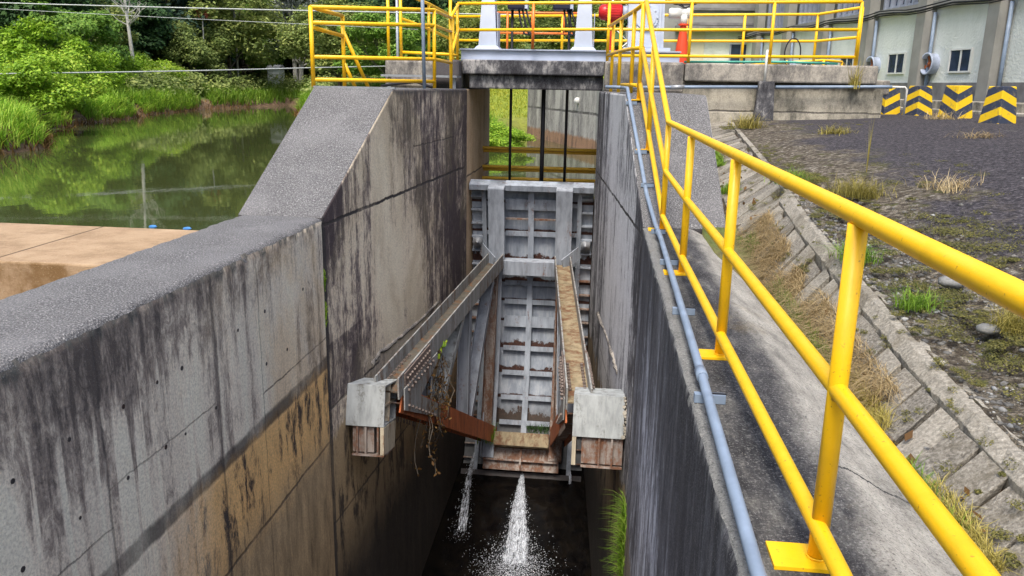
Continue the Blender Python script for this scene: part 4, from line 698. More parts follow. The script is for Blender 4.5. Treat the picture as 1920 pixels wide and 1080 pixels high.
for i in range(len(PS)-1):
    a, c = PS[i]+.42, PS[i+1]-.42
    mb = MB(); fbox(mb, a, c, -.25, -.20, 4.3, 8.5); w_ = mb.build('window', 'dark_glass', ph); mb = MB()
    for s in np.linspace(a, c, 7): fbox(mb, s-.05, s+.05, -.20, -.05, 4.22, 8.5)
    for z in (4.3, 5.6, 6.9): fbox(mb, a, c, -.20, -.10, z-.04, z+.04)
    mb.build('window_frame', 'window_frame', w_)
    mid = (a+c)/2
    mb = MB(); fbox(mb, mid-.55, mid+.40, .0, .03, 2.15, 2.74); w2 = mb.build('low_window', 'dark_glass', ph); mb = MB(); fbox(mb, mid-.6, mid+.45, 0, .06, 2.10, 2.15); fbox(mb, mid-.6, mid+.45, 0, .06, 2.74, 2.79); fbox(mb, mid-.12, mid-.06, .03, .05, 2.15, 2.74); fbox(mb, mid-.6, mid-.55, 0, .06, 2.15, 2.74); fbox(mb, mid+.40, mid+.45, 0, .06, 2.15, 2.74); mb.build('window_frame', 'white_paint', w2)
    # exhaust fan in a round duct
    if i < 2: continue
    s = c-.05; p = F0+FD*s; q = Matrix.Translation((p.x, p.y, 2.38))@FN.to_track_quat('Z', 'Y').to_matrix().to_4x4(); mb = MB(); mb.lathe([(.31, 0), (.31, .24), (.335, .24), (.335, .27), (.28, .27), (.28, .02), (0, .02)], 28, q); f_ = mb.build('exhaust_fan', 'blue_grey_paint', ph)
    mb = MB(); mb.lathe([(0, .06), (.278, .06)], 24, q); mb.build('fan_opening', 'black_rubber', f_); mb = MB()
    for k in range(4): mb.bar(q@Vector((0, 0, .13)), q@(Matrix.Rotation(k*1.571+.4, 4, 'Z')@Vector((.25, 0, .15))), .10, .02, FN)
    mb.lathe([(0, .08), (.06, .08), (.06, .19), (0, .19)], 12, q); mb.build('fan_blades', 'orange_rust', f_)
# kerb in front of the powerhouse
mb = MB(); fbox(mb, -16, 14, 1.2, 2.4, .7, 1.32); fbox(mb, -16, 14, 2.405, 2.8, .7, 1.12); tag(mb.build('kerb_step', 'retaining_face', bevel=.02), 'low concrete kerb step in front of the powerhouse behind the striped blocks', 'kerb')
# annex closing the far end
an = thing('annex_building', 'grey banded concrete annex behind the deck railing with a pale lower wall', 'building', (5.5, 43, 1.0))
mb = MB(); mb.box(3.6, 10, 43.0, 50, 4.55, 11.0); mb.build('upper_wall', 'band_grey', an); mb = MB()
for z in (4.6, 5.3, 6.2, 7.1): mb.box(3.5, 10, 42.85, 43.0, z, z+.12)
mb.box(3.4, 8.1, 42.5, 43, 4.3, 4.55); mb.build('ledges', 'plinth_grey', an)
mb = MB(); mb.box(3.7, 10, 43.1, 49, .8, 4.5); mb.build('lower_wall', 'stucco', an); mb = MB(); mb.box(4.2, 4.9, 43.02, 43.1, 1.9, 4.5); mb.build('door_panel', 'cream_wall', an)
mb = MB(); mb.box(6.2, 7.8, 43.04, 43.1, 2.2, 3.7); w_ = mb.build('window', 'dark_glass', an); mb = MB()
for x in (6.2, 6.73, 7.26, 7.8): mb.box(x-.04, x+.04, 43.0, 43.04, 2.2, 3.7)
mb.build('window_frame', 'window_frame', w_)
mb = MB(); mb.hexa([(1.0, 44, 3.2), (3.6, 43.0, 3.2), (3.6, 47, 3.2), (1.0, 48, 3.2), (1.0, 44, 4.6), (3.6, 43, 6.0), (3.6, 47, 6.0), (1.0, 48, 4.6)]); mb.build('canopy', 'band_grey', an); mb = MB()
for x in (1.3, 3.2): mb.box(x-.1, x+.1, 45, 45.2, .5, 3.2)
mb.build('canopy_posts', 'pilaster_grey', an)
# yellow rails of the stairs beyond the deck
railing('guard_railing', 'low yellow railing on the yard behind the deck near the powerhouse', [(4.6, 22.0, .9, 2.25), (5.4, 21.5, .9, 2.25), (6.1, 22.5, .9, 2.25), (6.6, 24, .9, 2.2)], [('top_rail', [(3.4, 22.4, 2.1), (4.6, 22.0, 2.2), (5.4, 21.5, 2.25), (6.1, 22.5, 2.25), (6.6, 24, 2.2)]), ('middle_rail', [(3.4, 22.4, 1.7), (4.6, 22.0, 1.75), (5.4, 21.5, 1.8), (6.1, 22.5, 1.8), (6.6, 24, 1.8)])], base=False)

# ------------------------------------------------------------------ vegetation
def quads(cen, nrm, size, asp=1.7, mat=None, mi=None):
    """leaf-shaped quads: centres Nx3, normals Nx3, sizes N"""
    N = len(cen); nrm = nrm/np.linalg.norm(nrm, axis=1, keepdims=True); t = np.cross(nrm, rng.normal(0, 1, (N, 3))); t /= np.linalg.norm(t, axis=1, keepdims=True)+1e-9; s = np.cross(nrm, t)
    a = size[:, None]; V = np.stack([cen-t*a*asp*.5, cen+s*a*.5-t*a*.1, cen+t*a*asp*.5+nrm*a*-.15, cen-s*a*.5-t*a*.1], 1).reshape(-1, 3); F = np.arange(N*4).reshape(-1, 4); return V, F
def clump_leaves(cs, rs, per, size, squash=.7, updir=.5):
    """leaves on and in ellipsoidal clumps"""
    cen = []; nr = []
    for c, r in zip(cs, rs):
        d = rng.normal(0, 1, (per, 3)); d /= np.linalg.norm(d, axis=1, keepdims=True); rr = r*np.clip(rng.normal(.88, .20, (per, 1)), .25, 1.3); p = d*rr*np.array([1, 1, squash]); cen.append(np.asarray(c)+p); nr.append(d*.8+np.array([0, -.25, updir+.35])+rng.normal(0, .45, (per, 3)))
    cen = np.concatenate(cen); nr = np.concatenate(nr); return quads(cen, nr, size*rng.uniform(.6, 1.35, len(cen)))
def tree_proto(name, H, kind, leaf, bark, lsize, R, trunk_h, per=170, K=34, pale=None):
    root = thing(name, 'x', 'tree'); mb = MB(); lean = random.uniform(-.3, .3); r0 = H*.016+.04
    P = [(lean*t*t, 0, -.6+(trunk_h*1.15+.6)*t) for t in np.linspace(0, 1, 6)]; mb.tube(P, [r0*(1.25-.7*t) for t in np.linspace(0, 1, 6)], 8); top = Vector(P[-1]); cs = []; rs = []
    if kind == 'broad':
        for i in range(K):
            a = random.uniform(0, 6.283); q = math.sqrt(random.random())*R; z = trunk_h*.85+(H-trunk_h*.85)*(random.random()**.8)*(1-.55*(q/R)**2); cs.append((math.cos(a)*q, math.sin(a)*q, z)); rs.append(R*random.uniform(.20, .36))
    elif kind == 'umbrella':
        for i in range(K):
            a = random.uniform(0, 6.283); q = math.sqrt(random.random())*R; cs.append((math.cos(a)*q, math.sin(a)*q, H-(H-trunk_h)*.35*(q/R)**2-random.random()*H*.14)); rs.append(R*random.uniform(.18, .30))
    elif kind == 'cone':
        for i in range(K):
            t = random.random(); a = random.uniform(0, 6.283); q = R*(1-t)**.85*random.uniform(.45, 1); cs.append((math.cos(a)*q, math.sin(a)*q, H*(.12+.86*t))); rs.append(R*(.16+.20*(1-t)))
    elif kind == 'column':
        for i in range(K):
            t = random.random(); a = random.uniform(0, 6.283); q = R*random.uniform(.2, 1)*(math.sin(math.pi*(.12+.8*t))); cs.append((math.cos(a)*q, math.sin(a)*q, H*(.2+.8*t))); rs.append(R*random.uniform(.28, .42))
    elif kind == 'feather':      # bamboo: arching plumes
        for i in range(K):
            a = random.uniform(0, 6.283); q = random.random()
            for k in range(4): t = .45+.55*k/3; cs.append((math.cos(a)*R*q*t*t, math.sin(a)*R*q*t*t, H*t*(1-.18*q*t*t))); rs.append(R*.15*(1.25-t*.5))
    for c in random.sample(list(zip(cs, rs)), min(len(cs), 14)):
        s = Vector((lean*.3, 0, trunk_h*random.uniform(.5, 1.05))); e = Vector(c[0]); m_ = s.lerp(e, .5)+Vector((0, 0, -.04*H)); mb.tube([s, m_, e], [r0*.45, r0*.28, r0*.1], 6, False)
    t_ = mb.build('trunk', bark, root); V, F = clump_leaves(cs, rs, per, lsize, .62 if kind != 'cone' else .42, .6); npmesh('crown', V, F, leaf, None, root); return root
def blades(pos, h, wd, mat, name, lean=.5, nseg=3, parent=None, hv=.35):
    N = len(pos); a = rng.uniform(0, 6.283, N); hh = h*rng.uniform(1-hv, 1+hv, N); ln = lean*rng.uniform(.2, 1.2, N); d = np.stack([np.cos(a), np.sin(a), np.zeros(N)], 1); sd = np.stack([-np.sin(a), np.cos(a), np.zeros(N)], 1); V = []; 
    for k in range(nseg+1):
        t = k/nseg; c = pos+d*(ln*hh*t**1.8)[:, None]; c[:, 2] = pos[:, 2]+hh*(t-.38*ln*t**3); w_ = wd*(1-t)**.7*.5+.0004; V += [c-sd*w_, c+sd*w_]
    V = np.stack(V, 1).reshape(-1, 3); n2 = (nseg+1)*2; b0 = np.arange(N)[:, None]*n2; F = np.concatenate([b0+np.array([[2*k, 2*k+1, 2*k+3, 2*k+2]]) for k in range(nseg)], 0); return npmesh(name, V, F, mat, None, parent)
def gh(x, y): return float(ground_h(np.array([x], float), np.array([y], float))[0])

# bank cover: reeds at the waterline, shrubs behind (ground cover nobody could count)
def bank_points(n, d0, d1, xr_, yr_, cond=None, clump=0.):
    out = []; tries = 0
    while sum(map(len, out)) < n and tries < 200:
        x = rng.uniform(*xr_, 6000); y = rng.uniform(*yr_, 6000); d = inside_dist(x, y); ok = (d > d0) & (d < d1)
        if clump: ok &= wavy(x, y, clump, 21) > -.15
        if cond is not None: ok &= cond(x, y)
        out.append(np.stack([x[ok], y[ok]], 1)); tries += 1
    p = np.concatenate(out)[:n]; return np.column_stack([p, ground_h(p[:, 0], p[:, 1])])
left_side = lambda x, y: (x < -10) & ((x < -.33*y-1) | (y > 70)) & (x > -1.0*y-6)
p = bank_points(30000, .1, 4.6, (-50, -12), (17, 60), left_side, .9); o = tag(blades(p, .75, .05, 'reed_green', 'bank_reeds', 1.1), 'bright green reeds and tall grass along the far pond bank', 'reeds', None, 'stuff')
p = bank_points(20000, .2, 7, (-48, -20), (45, 84), left_side, .6); tag(blades(p, .9, .09, 'grass_green', 'bank_grass', .7), 'green and yellow grass on the distant pond bank', 'grass', None, 'stuff')
p = bank_points(2600, -.25, .5, (-50, -12), (18, 70), left_side); tag(blades(p-np.array([0, 0, .05]), .5, .05, 'leaf_brown', 'dead_reeds', 1.1), 'dead brown grass hanging over the muddy waterline', 'grass', None, 'stuff')
def undergrowth(name, n, d0, d1, xr_, yr_, cond, r, per, lsize, mat, label, hgt=.6):
    p = bank_points(n, d0, d1, xr_, yr_, cond); cs = p+np.array([0, 0, hgt])*rng.uniform(.3, 1.1, (len(p), 1)); V, F = clump_leaves(cs, r*rng.uniform(.6, 1.5, len(p)), per, lsize, .75, .7); return tag(npmesh(name, V, F, mat), label, 'undergrowth', None, 'stuff')
undergrowth('undergrowth', 420, 3.8, 10, (-60, -16), (17, 60), left_side, .95, 300, .095, 'leaf_bright', 'bright green bushy undergrowth on the left bank', .7)
undergrowth('undergrowth', 420, 6, 18, (-75, -18), (20, 80), left_side, 1.3, 260, .14, 'leaf_mid', 'mid green shrub thicket rising behind the reeds', .9)
undergrowth('undergrowth', 300, 1.5, 14, (-50, -20), (50, 100), left_side, 1.2, 260, .15, 'leaf_olive', 'olive shrub thicket along the distant bank', .8)
undergrowth('undergrowth', 520, 14, 95, (-170, 30), (62, 190), lambda x, y: ~((x > 1) & (y < 60)), 3.0, 110, .6, 'leaf_dark', 'dark forest understorey covering the far hillside', 1.6)
# trees
PROT = {}
def proto(key, *a, **k): PROT[key] = tree_proto(*a, **k)
proto('broad_olive', 'broadleaf_tree', 9, 'broad', 'leaf_olive', 'bark', .17, 4.2, 3.2, 420, 50)
proto('broad_dark', 'broadleaf_tree', 13, 'broad', 'leaf_dark', 'bark_dark', .23, 5.0, 3.5, 450, 50)
proto('broad_mid', 'broadleaf_tree', 9, 'broad', 'leaf_mid', 'bark', .18, 3.8, 2.6, 420, 44)
proto('bright_bush', 'shrub', 3.6, 'broad', 'leaf_bright', 'bark', .10, 2.3, .8, 420, 34)
proto('blue', 'dark_tree', 16, 'broad', 'leaf_bluegreen', 'bark_dark', .26, 5.0, 3.0, 480, 54)
proto('conifer', 'conifer_tree', 17, 'cone', 'leaf_bluegreen', 'bark_dark', .22, 3.2, 8, 260, 90)
proto('bamboo', 'bamboo_clump', 8, 'feather', 'leaf_yellow', 'bark_pale', .15, 2.6, 3.5, 110, 38)
proto('umbrella', 'umbrella_tree', 9.5, 'umbrella', 'leaf_olive', 'bark_pale', .15, 3.6, 5.5, 340, 30)
proto('grey', 'airy_tree', 14, 'broad', 'leaf_grey', 'bark_pale', .13, 3.6, 5, 200, 44)
proto('column', 'slender_tree', 11, 'column', 'leaf_mid', 'bark', .18, 1.9, 2, 340, 28)
used = set()
def put(key, x, y, label, s=1., cat='tree', group=None, dz=0., sxy=1.):
    o = PROT[key] if key not in used else copy_tree(PROT[key]); used.add(key); o.location = (x, y, gh(x, y)-.25+dz); o.rotation_euler = (0, 0, random.uniform(0, 6.283)); o.scale = (s*sxy, s*sxy, s); o['label'] = label; o['category'] = cat
    if group: o['group'] = group
    return o
def pxy(px, y): return (px-1133)/1506.5*y*1.0+(.0), y      # bearing of a compass line through the viewpoint, used only to lay trees out on the map
for key, px, y, s, lab in (
    ('broad_olive', 425, 75, 1.2, 'rounded olive green tree standing alone in front of the dark forest'), ('broad_olive', 350, 70, .75, 'small pale olive tree left of the rounded olive tree'), ('bamboo', 512, 88, 1.2, 'yellow green bamboo clump behind the far bank'), ('umbrella', 556, 84, 1.3, 'flat crowned tree with pale forked trunk beside the left railing'),
    ('umbrella', 505, 85, .8, 'small flat crowned tree with reddish tips before the bamboo'), ('conifer', 482, 92, 1.05, 'tall dark conifer left of a pale trunk above the bamboo'), ('conifer', 524, 100, .95, 'second dark conifer right of the tallest one'), ('grey', 566, 84, 1.05, 'airy silvery grey tree behind the left railing corner'),
    ('blue', 285, 72, 1.05, 'big dark blue green tree right of the bare tree'), ('blue', 318, 80, 1.0, 'dark blue green tree overlapping the big dark one'), ('broad_dark', 205, 66, .8, 'dark tree directly behind the bare pale tree'), ('broad_mid', 120, 52, .72, 'leafy green tree above the left shrubs'), ('broad_dark', 30, 58, .95, 'dark tree at the upper left corner'), ('broad_dark', 90, 66, .95, 'dark tree between the corner tree and the leafy green one'),
    ('broad_olive', 150, 60, .8, 'olive tree with brown patches above the left slope'), ('broad_mid', 450, 84, 1.1, 'mid green tree filling the slope above the rounded olive tree'), ('broad_mid', 395, 88, 1.2, 'mid green tree behind the thin flowering tree'), ('column', 58, 46, .55, 'small upright green tree on the left slope'),
    ('broad_olive', 640, 66, .9, 'olive tree seen through the left railing'), ('broad_dark', 690, 84, 1.0, 'dark tree seen between the left railing posts'), ('broad_mid', 735, 60, .8, 'green tree behind the left concrete block'), ('broad_dark', 785, 78, 1.0, 'dark tree behind the grey conduit pole'), ('broad_olive', 600, 90, 1.1, 'olive tree high on the slope at the railing corner'), ('blue', 655, 110, 1.0, 'blue green tree high behind the left railing'),
    ('broad_mid', 860, 66, .8, 'green tree behind the left hoist pedestal'), ('broad_olive', 915, 60, .75, 'olive tree between the hoist pedestal and the drum'), ('broad_mid', 975, 70, .85, 'green tree behind the left hoist rope'), ('broad_dark', 1030, 84, 1.0, 'dark tree behind the right cable drum'), ('broad_olive', 1075, 64, .75, 'olive tree behind the right hoist pedestal'), ('broad_dark', 1130, 74, .95, 'dark tree behind the red motor'), ('broad_dark', 1200, 82, 1.0, 'dark tree behind the gearbox'), ('broad_mid', 1255, 70, .8, 'green tree beside the annex canopy')):
    x, yy = pxy(px, y); put(key, x, yy, lab, s, group='trees beyond the pond')
for i, (px, y, s) in enumerate(((8, 31, .85), (62, 38, .9), (125, 48, 1.0), (175, 54, 1.0), (222, 62, .8), (268, 62, .9), (330, 70, .9), (40, 46, 1.2), (300, 68, .8), (400, 82, .9), (460, 90, .9), (540, 94, .9))):
    x, yy = pxy(px, y); put('bright_bush', x, yy, 'bright rounded shrub on the bank, '+('at the left edge of the view', 'second from the left edge', 'below the leafy green tree', 'left of the bare tree', 'at the foot of the bare tree', 'right of the bare tree', 'below the small pale olive tree', 'behind the two leftmost shrubs', 'below the big dark tree', 'below the rounded olive tree', 'below the bamboo', 'below the silvery tree')[i], s, 'shrub', 'bright shrubs on the left bank')
# forest rows behind, many alike
k = 0; rr = random.Random(12)
for y, n, keys, s0 in ((96, 20, ('broad_dark', 'blue', 'broad_mid'), 1.0), (112, 22, ('blue', 'broad_dark', 'conifer', 'broad_olive'), 1.1), (130, 22, ('broad_dark', 'blue', 'broad_mid'), 1.25), (152, 20, ('blue', 'broad_dark'), 1.4), (178, 20, ('broad_dark', 'blue'), 1.6)):
    for i in range(n):
        x = -110*y/130+(150*y/130)*(i+rr.uniform(-.35, .35))/n
        put(rr.choice(keys), x, y+rr.uniform(-6, 6), 'forest tree on the far hillside among many alike', s0*rr.uniform(.8, 1.25), group='forest trees on the far hillside')
# bare pale tree
def bare_tree():
    x, y = pxy(237, 56); z = gh(x, y); t = thing('bare_tree', 'tall leafless pale tree with a straight trunk on the left bank', 'tree', (x, y, z)); mb = MB(); mb.tube([(x, y, z-.6), (x-.10, y, z+2.6), (x-.25, y, z+5.6), (x-.42, y, z+8.4)], [.17, .13, .10, .06], 8); mb.build('trunk', 'bark_pale', t); mb = MB(); r = random.Random(4)
    for i in range(26):
        h = r.uniform(4.4, 8.2); a = r.uniform(0, 6.283); L = r.uniform(.8, 2.2)*(1.2-(h-3)/8); s = Vector((x-.05*h, y, z+h)); d = Vector((math.cos(a), math.sin(a), .75)).normalized(); e = s+d*L; m_ = s+d*L*.5+Vector((0, 0, -.12)); mb.tube([s, m_, e], [.045, .03, .012], 5, False)
        for q in range(3): e2 = m_.lerp(e, r.random()); mb.tube([e2, e2+Vector((r.uniform(-.5, .5), r.uniform(-.4, .4), r.uniform(.2, .7)))], [.018, .006], 4, False)
    mb.build('branches', 'bark_pale', t)
    x, y = pxy(380, 70); z = gh(x, y); t = thing('flowering_tree', 'thin straight tree topped with coral red flowers before the forest', 'tree', (x, y, z)); mb = MB(); mb.tube([(x, y, z-.5), (x-.05, y, z+4), (x+.02, y, z+6.9)], [.10, .07, .04], 7); mb.build('trunk', 'bark_pale', t); V, F = clump_leaves([(x, y, z+6.8), (x-.25, y, z+6.4), (x+.35, y, z+6.5)], [.5, .35, .3], 90, .14, .8); npmesh('crown', V, F, 'leaf_red', None, t)
    for px_, yy, h in ((445, 70, 9), (60, 44, 4.2), (300, 60, 3.0)):
        pass
bare_tree()
mb = MB(); x, y = pxy(443, 76); z = gh(x, y); mb.tube([(x, y, z), (x, y, z+11)], .11, 8); mb.box(x-.25, x+.25, y-.1, y-.02, z+7.2, z+7.8); tag(mb.build('utility_pole', 'bark_pale'), 'slim pale utility pole in front of the conifers', 'pole')
mb = MB(); x, y = pxy(752, 40); z = gh(x, y); mb.tube([(x, y, z), (x, y, z+6)], .07, 8); tag(mb.build('utility_pole', 'galvanised'), 'grey pole seen through the left railing', 'pole')
x, y = pxy(512, 81); z = gh(x, y)+.3; t = thing('shed', 'small white shed half hidden under the flat crowned trees', 'shed', (x, y, z)); mb = MB(); mb.box(x-.6, x+.6, y, y+1.5, z-.9, z+1.9); mb.build('wall', 'white_paint', t); mb = MB(); mb.hexa([(x-.75, y-.15, z+1.9), (x+.75, y-.15, z+1.9), (x+.75, y+1.6, z+1.9), (x-.75, y+1.6, z+1.9), (x-.7, y+.5, z+2.3), (x+.7, y+.5, z+2.3), (x+.7, y+.9, z+2.3), (x-.7, y+.9, z+2.3)]); mb.build('roof', 'galvanised', t)
# lattice mast behind the motor
t = thing('lattice_mast', 'thin white lattice mast behind the red motor', 'mast', (.6, 40, 1)); mb = MB()
for dx in (-.45, .45): mb.tube([(.6+dx, 40, .5), (.6+dx*.8, 40, 7)], .05, 6)
for i in range(9): z = .6+i*.75; s_ = 1 if i % 2 else -1; mb.tube([(.6-.42*s_, 40, z), (.6+.42*s_, 40, z+.75)], .03, 5)
mb.build('frame', 'white_paint', t)
# power lines over the pond
def line(name, pts, r, lab):
    mb = MB(); P = []
    for i in range(len(pts)-1):
        for k in range(12): t = k/12; P.append(tuple(Vector(pts[i]).lerp(Vector(pts[i+1]), t)+Vector((0, 0, -(.25 if len(pts) == 2 else .03)*math.sin(math.pi*t)))))
    P.append(pts[-1]); mb.tube(P, r, 5); tag(mb.build(name, 'cable_grey'), lab, 'cable', 'power lines over the pond')
line('power_line', [(-62, 36, 5.7), (0, 36, 4.4)], .028, 'upper pale power line crossing above the pond in front of the forest'); line('power_line', [(-34.8, 10, .6), (-22.6, 30, 1.6), (-15.3, 42, 2.2), (-3.1, 62, 3.3)], .028, 'lowest power line hanging just above the far bank'); line('power_line', [(-70, 44, 7.0), (-10, 44, 4.3)], .014, 'thin faint power line just below the upper one')
# shrub and lawn at the opening
x, y = -3.3, 29.5
p = bank_points(2600, -.1, 2.6, (-6.5, -2.6), (27.5, 33)); tag(blades(p, .8, .05, 'reed_green', 'waterside_grass', .9), 'bright green tall grass at the water edge seen through the gate opening', 'grass', None, 'stuff')
p = bank_points(9000, 1.5, 22, (-11, -1.0), (28, 60)); tag(blades(p, .16, .04, 'leaf_yellow', 'lawn_grass', .7, 2), 'yellow green mown lawn on the slope beyond the gate opening', 'lawn', None, 'stuff')
put('bright_bush', -3.9, 30.2, 'bright green bush at the water beyond the gate opening', .40, 'shrub', dz=-.1, sxy=1.3)
# ------------------------------------------------------------------ small plants, litter, gravel on the right
def gut(t, y): a, c = g_bot(y), g_out(y); return np.array([a[0]+(c[0]-a[0])*t, y, a[1]+(c[1]-a[1])*t])
def scatter_gutter(n, y0, y1, t0, t1, thr=-9, seed=0):
    out = []
    while len(out) < n:
        y = rng.uniform(y0, y1); t = rng.uniform(t0, t1); p = gut(t, y)
        if float(wavy(p[0]*2, y, 2.2, seed)) > thr: out.append(p-np.array([0, 0, .03]))
    return np.array(out)
tag(blades(scatter_gutter(15000, 4.4, 8.75, -.06, .60, -.42, 31), .10, .004, 'straw', 'dry_grass', 2.4, 3), 'dry straw coloured grass filling the gutter beside the walkway', 'grass', None, 'stuff')
tag(blades(scatter_gutter(5000, 1.9, 5.4, -.08, .34, -.1, 33), .10, .004, 'grass_gold', 'gutter_grass', 1.1, 3), 'mixed golden and green grass along the near gutter bottom', 'grass', None, 'stuff')
tag(blades(scatter_gutter(6500, 2.0, 8.4, -.06, .24, -.05, 35), .10, .006, 'grass_green', 'gutter_weeds', .9, 3), 'low green weeds along the gutter bottom', 'grass', None, 'stuff')
tag(blades(scatter_gutter(1800, 8.6, 13, -.05, .35, .1, 36), .10, .012, 'grass_green', 'gutter_weeds', .9, 3), 'low green weeds at the upper end of the gutter', 'grass', None, 'stuff')
# moss along paver joints and the curb
def moss_clumps(n):
    V = []; F = []; cs = []; rs = []
    for i in range(n):
        y = rng.uniform(1.8, 12.5); t = rng.choice([.85, 1.02, 1.1, .45, .62, 1.25])+rng.normal(0, .05); p = gut(min(t, 1.), y); x = p[0]+max(0, t-1)*.5; z = p[2] if t <= 1 else float(asphalt_z(np.array(x), np.array(y)))+.0; cs.append((x, y, z)); rs.append(rng.uniform(.015, .05))
    return clump_leaves(cs, rs, 110, .006, .4, 1.)
V, F = moss_clumps(210); tag(npmesh('moss_cushions', V, F, 'moss_leaf'), 'small green moss cushions in the joints of the gutter slabs', 'moss', None, 'stuff')
def yard_moss(n, cx, cy, sx, sy):
    cs = []
    for i in range(n):
        x = rng.normal(cx, sx); y = rng.normal(cy, sy); cs.append((x, y, float(asphalt_z(np.array(x), np.array(y)))-.005))
    return cs
cs = yard_moss(60, 2.85, 6.6, .3, .7)+yard_moss(30, 2.25, 4.8, .12, .7)+yard_moss(30, 3.3, 9.5, .5, .8)+yard_moss(25, 2.3, 7.8, .15, .5)+yard_moss(25, 3.6, 14.9, .9, .2)+yard_moss(20, 2.35, 9.5, .1, .6)+yard_moss(14, 2.2, 5.6, .1, .3); V, F = clump_leaves(cs, rng.uniform(.04, .13, len(cs)), 260, .008, .22, 1.); tag(npmesh('moss_patch', V, F, 'moss_leaf'), 'golden green moss patches on the broken asphalt edge', 'moss', None, 'stuff')
# gravel
def gravel(name, n, fn, s0, s1, lab):
    base = []; bm = bmesh.new(); bmesh.ops.create_icosphere(bm, subdivisions=1, radius=1); bv = np.array([v.co[:] for v in bm.verts]); bf = np.array([[v.index for v in f.verts] for f in bm.faces]); bm.free(); V = []; F = []; o = 0
    for i in range(n):
        p = fn(); s = s0+(s1-s0)*rng.random()**3; v = bv*(1+rng.normal(0, .13, (len(bv), 1)))*np.array([s, s*rng.uniform(.6, .95), s*rng.uniform(.4, .7)]); a = rng.uniform(0, 6.28); c_, s_ = math.cos(a), math.sin(a); v = v@np.array([[c_, s_, 0], [-s_, c_, 0], [0, 0, 1]]); V.append(v+p); F.append(bf+o); o += len(bv)
    b_ = npmesh(name, np.concatenate(V), np.concatenate(F), 'gravel_mat'); return tag(b_, lab, 'gravel', None, 'stuff')
b = NB('gravel_mat'); r = b.n.new('ShaderNodeNewGeometry').outputs['Random Per Island']; n = b.noise(scale=60, detail=4); M['gravel_mat'] = b.done(b.mix(.25, b.ramp(r, [(0, (.035, .034, .034)), (.45, (.085, .083, .08)), (.75, (.13, .12, .10)), (.93, (.20, .21, .22)), (1, (.40, .40, .38))]), b.ramp(n, [(.3, (.05, .05, .05)), (.7, (.4, .4, .38))])), .85, n, .004, .5)
def gp():
    while True:
        y = rng.uniform(2.0, 8.5); e = g_out(y); u = abs(rng.normal(0, .6)); x = e[0]+.035+u
        q = asp(u, y)
        if rng.random() < .25+.75*(wavy(np.array(x), np.array(y), 1.5, 44) > -.1): return np.array([q[0], q[1], q[2]+.002])
gravel('gravel', 4200, gp, .004, .028, 'loose grey gravel along the broken asphalt edge'); 
def gp2(): y = rng.uniform(1.8, 8.7); x = rng.uniform(.62, 1.02); return np.array([x, y, .002])
gravel('grit', 260, gp2, .002, .008, 'pale grit scattered on the walkway')
mb = MB(); bm = bmesh.new()
def boulder(x, y, r, lab):
    bm = bmesh.new(); bmesh.ops.create_icosphere(bm, subdivisions=2, radius=1); V = [(v.co.x*r*1.3*(1+random.uniform(-.1, .1)), v.co.y*r*(1+random.uniform(-.1, .1)), v.co.z*r*.6*(1+random.uniform(-.1, .1))) for v in bm.verts]; F = [tuple(v.index for v in f.verts) for f in bm.faces]; bm.free(); mb = MB(); mb.add(V, F, True); o = mb.build('stone', 'gravel_mat'); o.location = (x, y, float(asphalt_z(np.array(x), np.array(y)))-.0); tag(o, lab, 'stone', 'loose stones on the asphalt edge')
boulder(2.28, 4.75, .055, 'smooth grey stone on the soil behind the nearest railing post'); boulder(2.52, 3.95, .06, 'grey stone at the asphalt edge, right of the nearest post'); boulder(2.4, 5.6, .07, 'pale flat stone high on the broken edge'); boulder(2.75, 3.6, .045, 'small bluish stone at the right edge of the view')
# tufts
def tuft(x, y, h, n, mat, lab, z=None, wd=.006, spread=.06, lean=.9):
    few = n < 10; n = n if few else int(n*2.4); wd = wd*.6; h = h*.8; lean = lean if few else lean*1.5
    z = float(asphalt_z(np.array(x), np.array(y)))-.02 if z is None else z; p = np.column_stack([rng.normal(0, spread, n), rng.normal(0, spread, n), np.zeros(n)]); o = blades(p, h, wd, mat, 'grass_tuft', lean, 3, None, .2 if few else .65); o.location = (x, y, z); return tag(o, lab, 'grass tuft', 'grass tufts on the asphalt')
tuft(2.55, 8.3, .22, 260, 'grass_gold', 'large golden tuft on the asphalt edge behind the long railing', None, .007, .12); tuft(3.3, 8.0, .2, 70, 'straw', 'dry straw tuft at the middle of the asphalt', None, .009, .12, 1.2); tuft(4.9, 11.2, .16, 60, 'straw', 'flattened dry tuft below the nearest striped block', None, .008, .12, 1.6)
tuft(2.42, 4.35, .17, 110, 'grass_gold', 'small golden tuft right of the nearest post among gravel', None, .006, .04); tuft(2.40, 4.72, .20, 120, 'grass_gold', 'small golden tuft just above the other one among gravel', None, .006, .05); tuft(2.28, 3.38, .18, 110, 'grass_gold', 'yellow tuft on the curb near the right edge', None, .006, .045); tuft(2.05, 5.25, .14, 110, 'grass_green', 'green weed tuft against the curb left of the gravel', None, .008, .05)
tuft(2.0, 6.35, .16, 150, 'grass_green', 'bright green weed tuft at the curb in mid gutter', None, .009, .07); tuft(2.1, 9.2, .2, 120, 'grass_green', 'green tuft at the curb near the upper gutter', None, .011, .08); tuft(2.55, 14.8, .3, 120, 'grass_gold', 'yellow green tuft by the end of the gutter', None, .016, .12); tuft(3.6, 13.2, .2, 90, 'grass_gold', 'faint tuft on the asphalt before the retaining wall', None, .014, .12); tuft(5.95, 15.2, .22, 90, 'straw', 'dry weeds at the foot of the third striped block', None, .014, .16)
tuft(2.95, 9.4, .75, 7, 'grass_gold', 'tall thin dry weed stalk on the asphalt', None, .011, .0015, .12); tuft(4.63, 16.1, .5, 40, 'grass_gold', 'yellow weed growing from the crack at the deck corner', 1.55, .02, .05, .4)
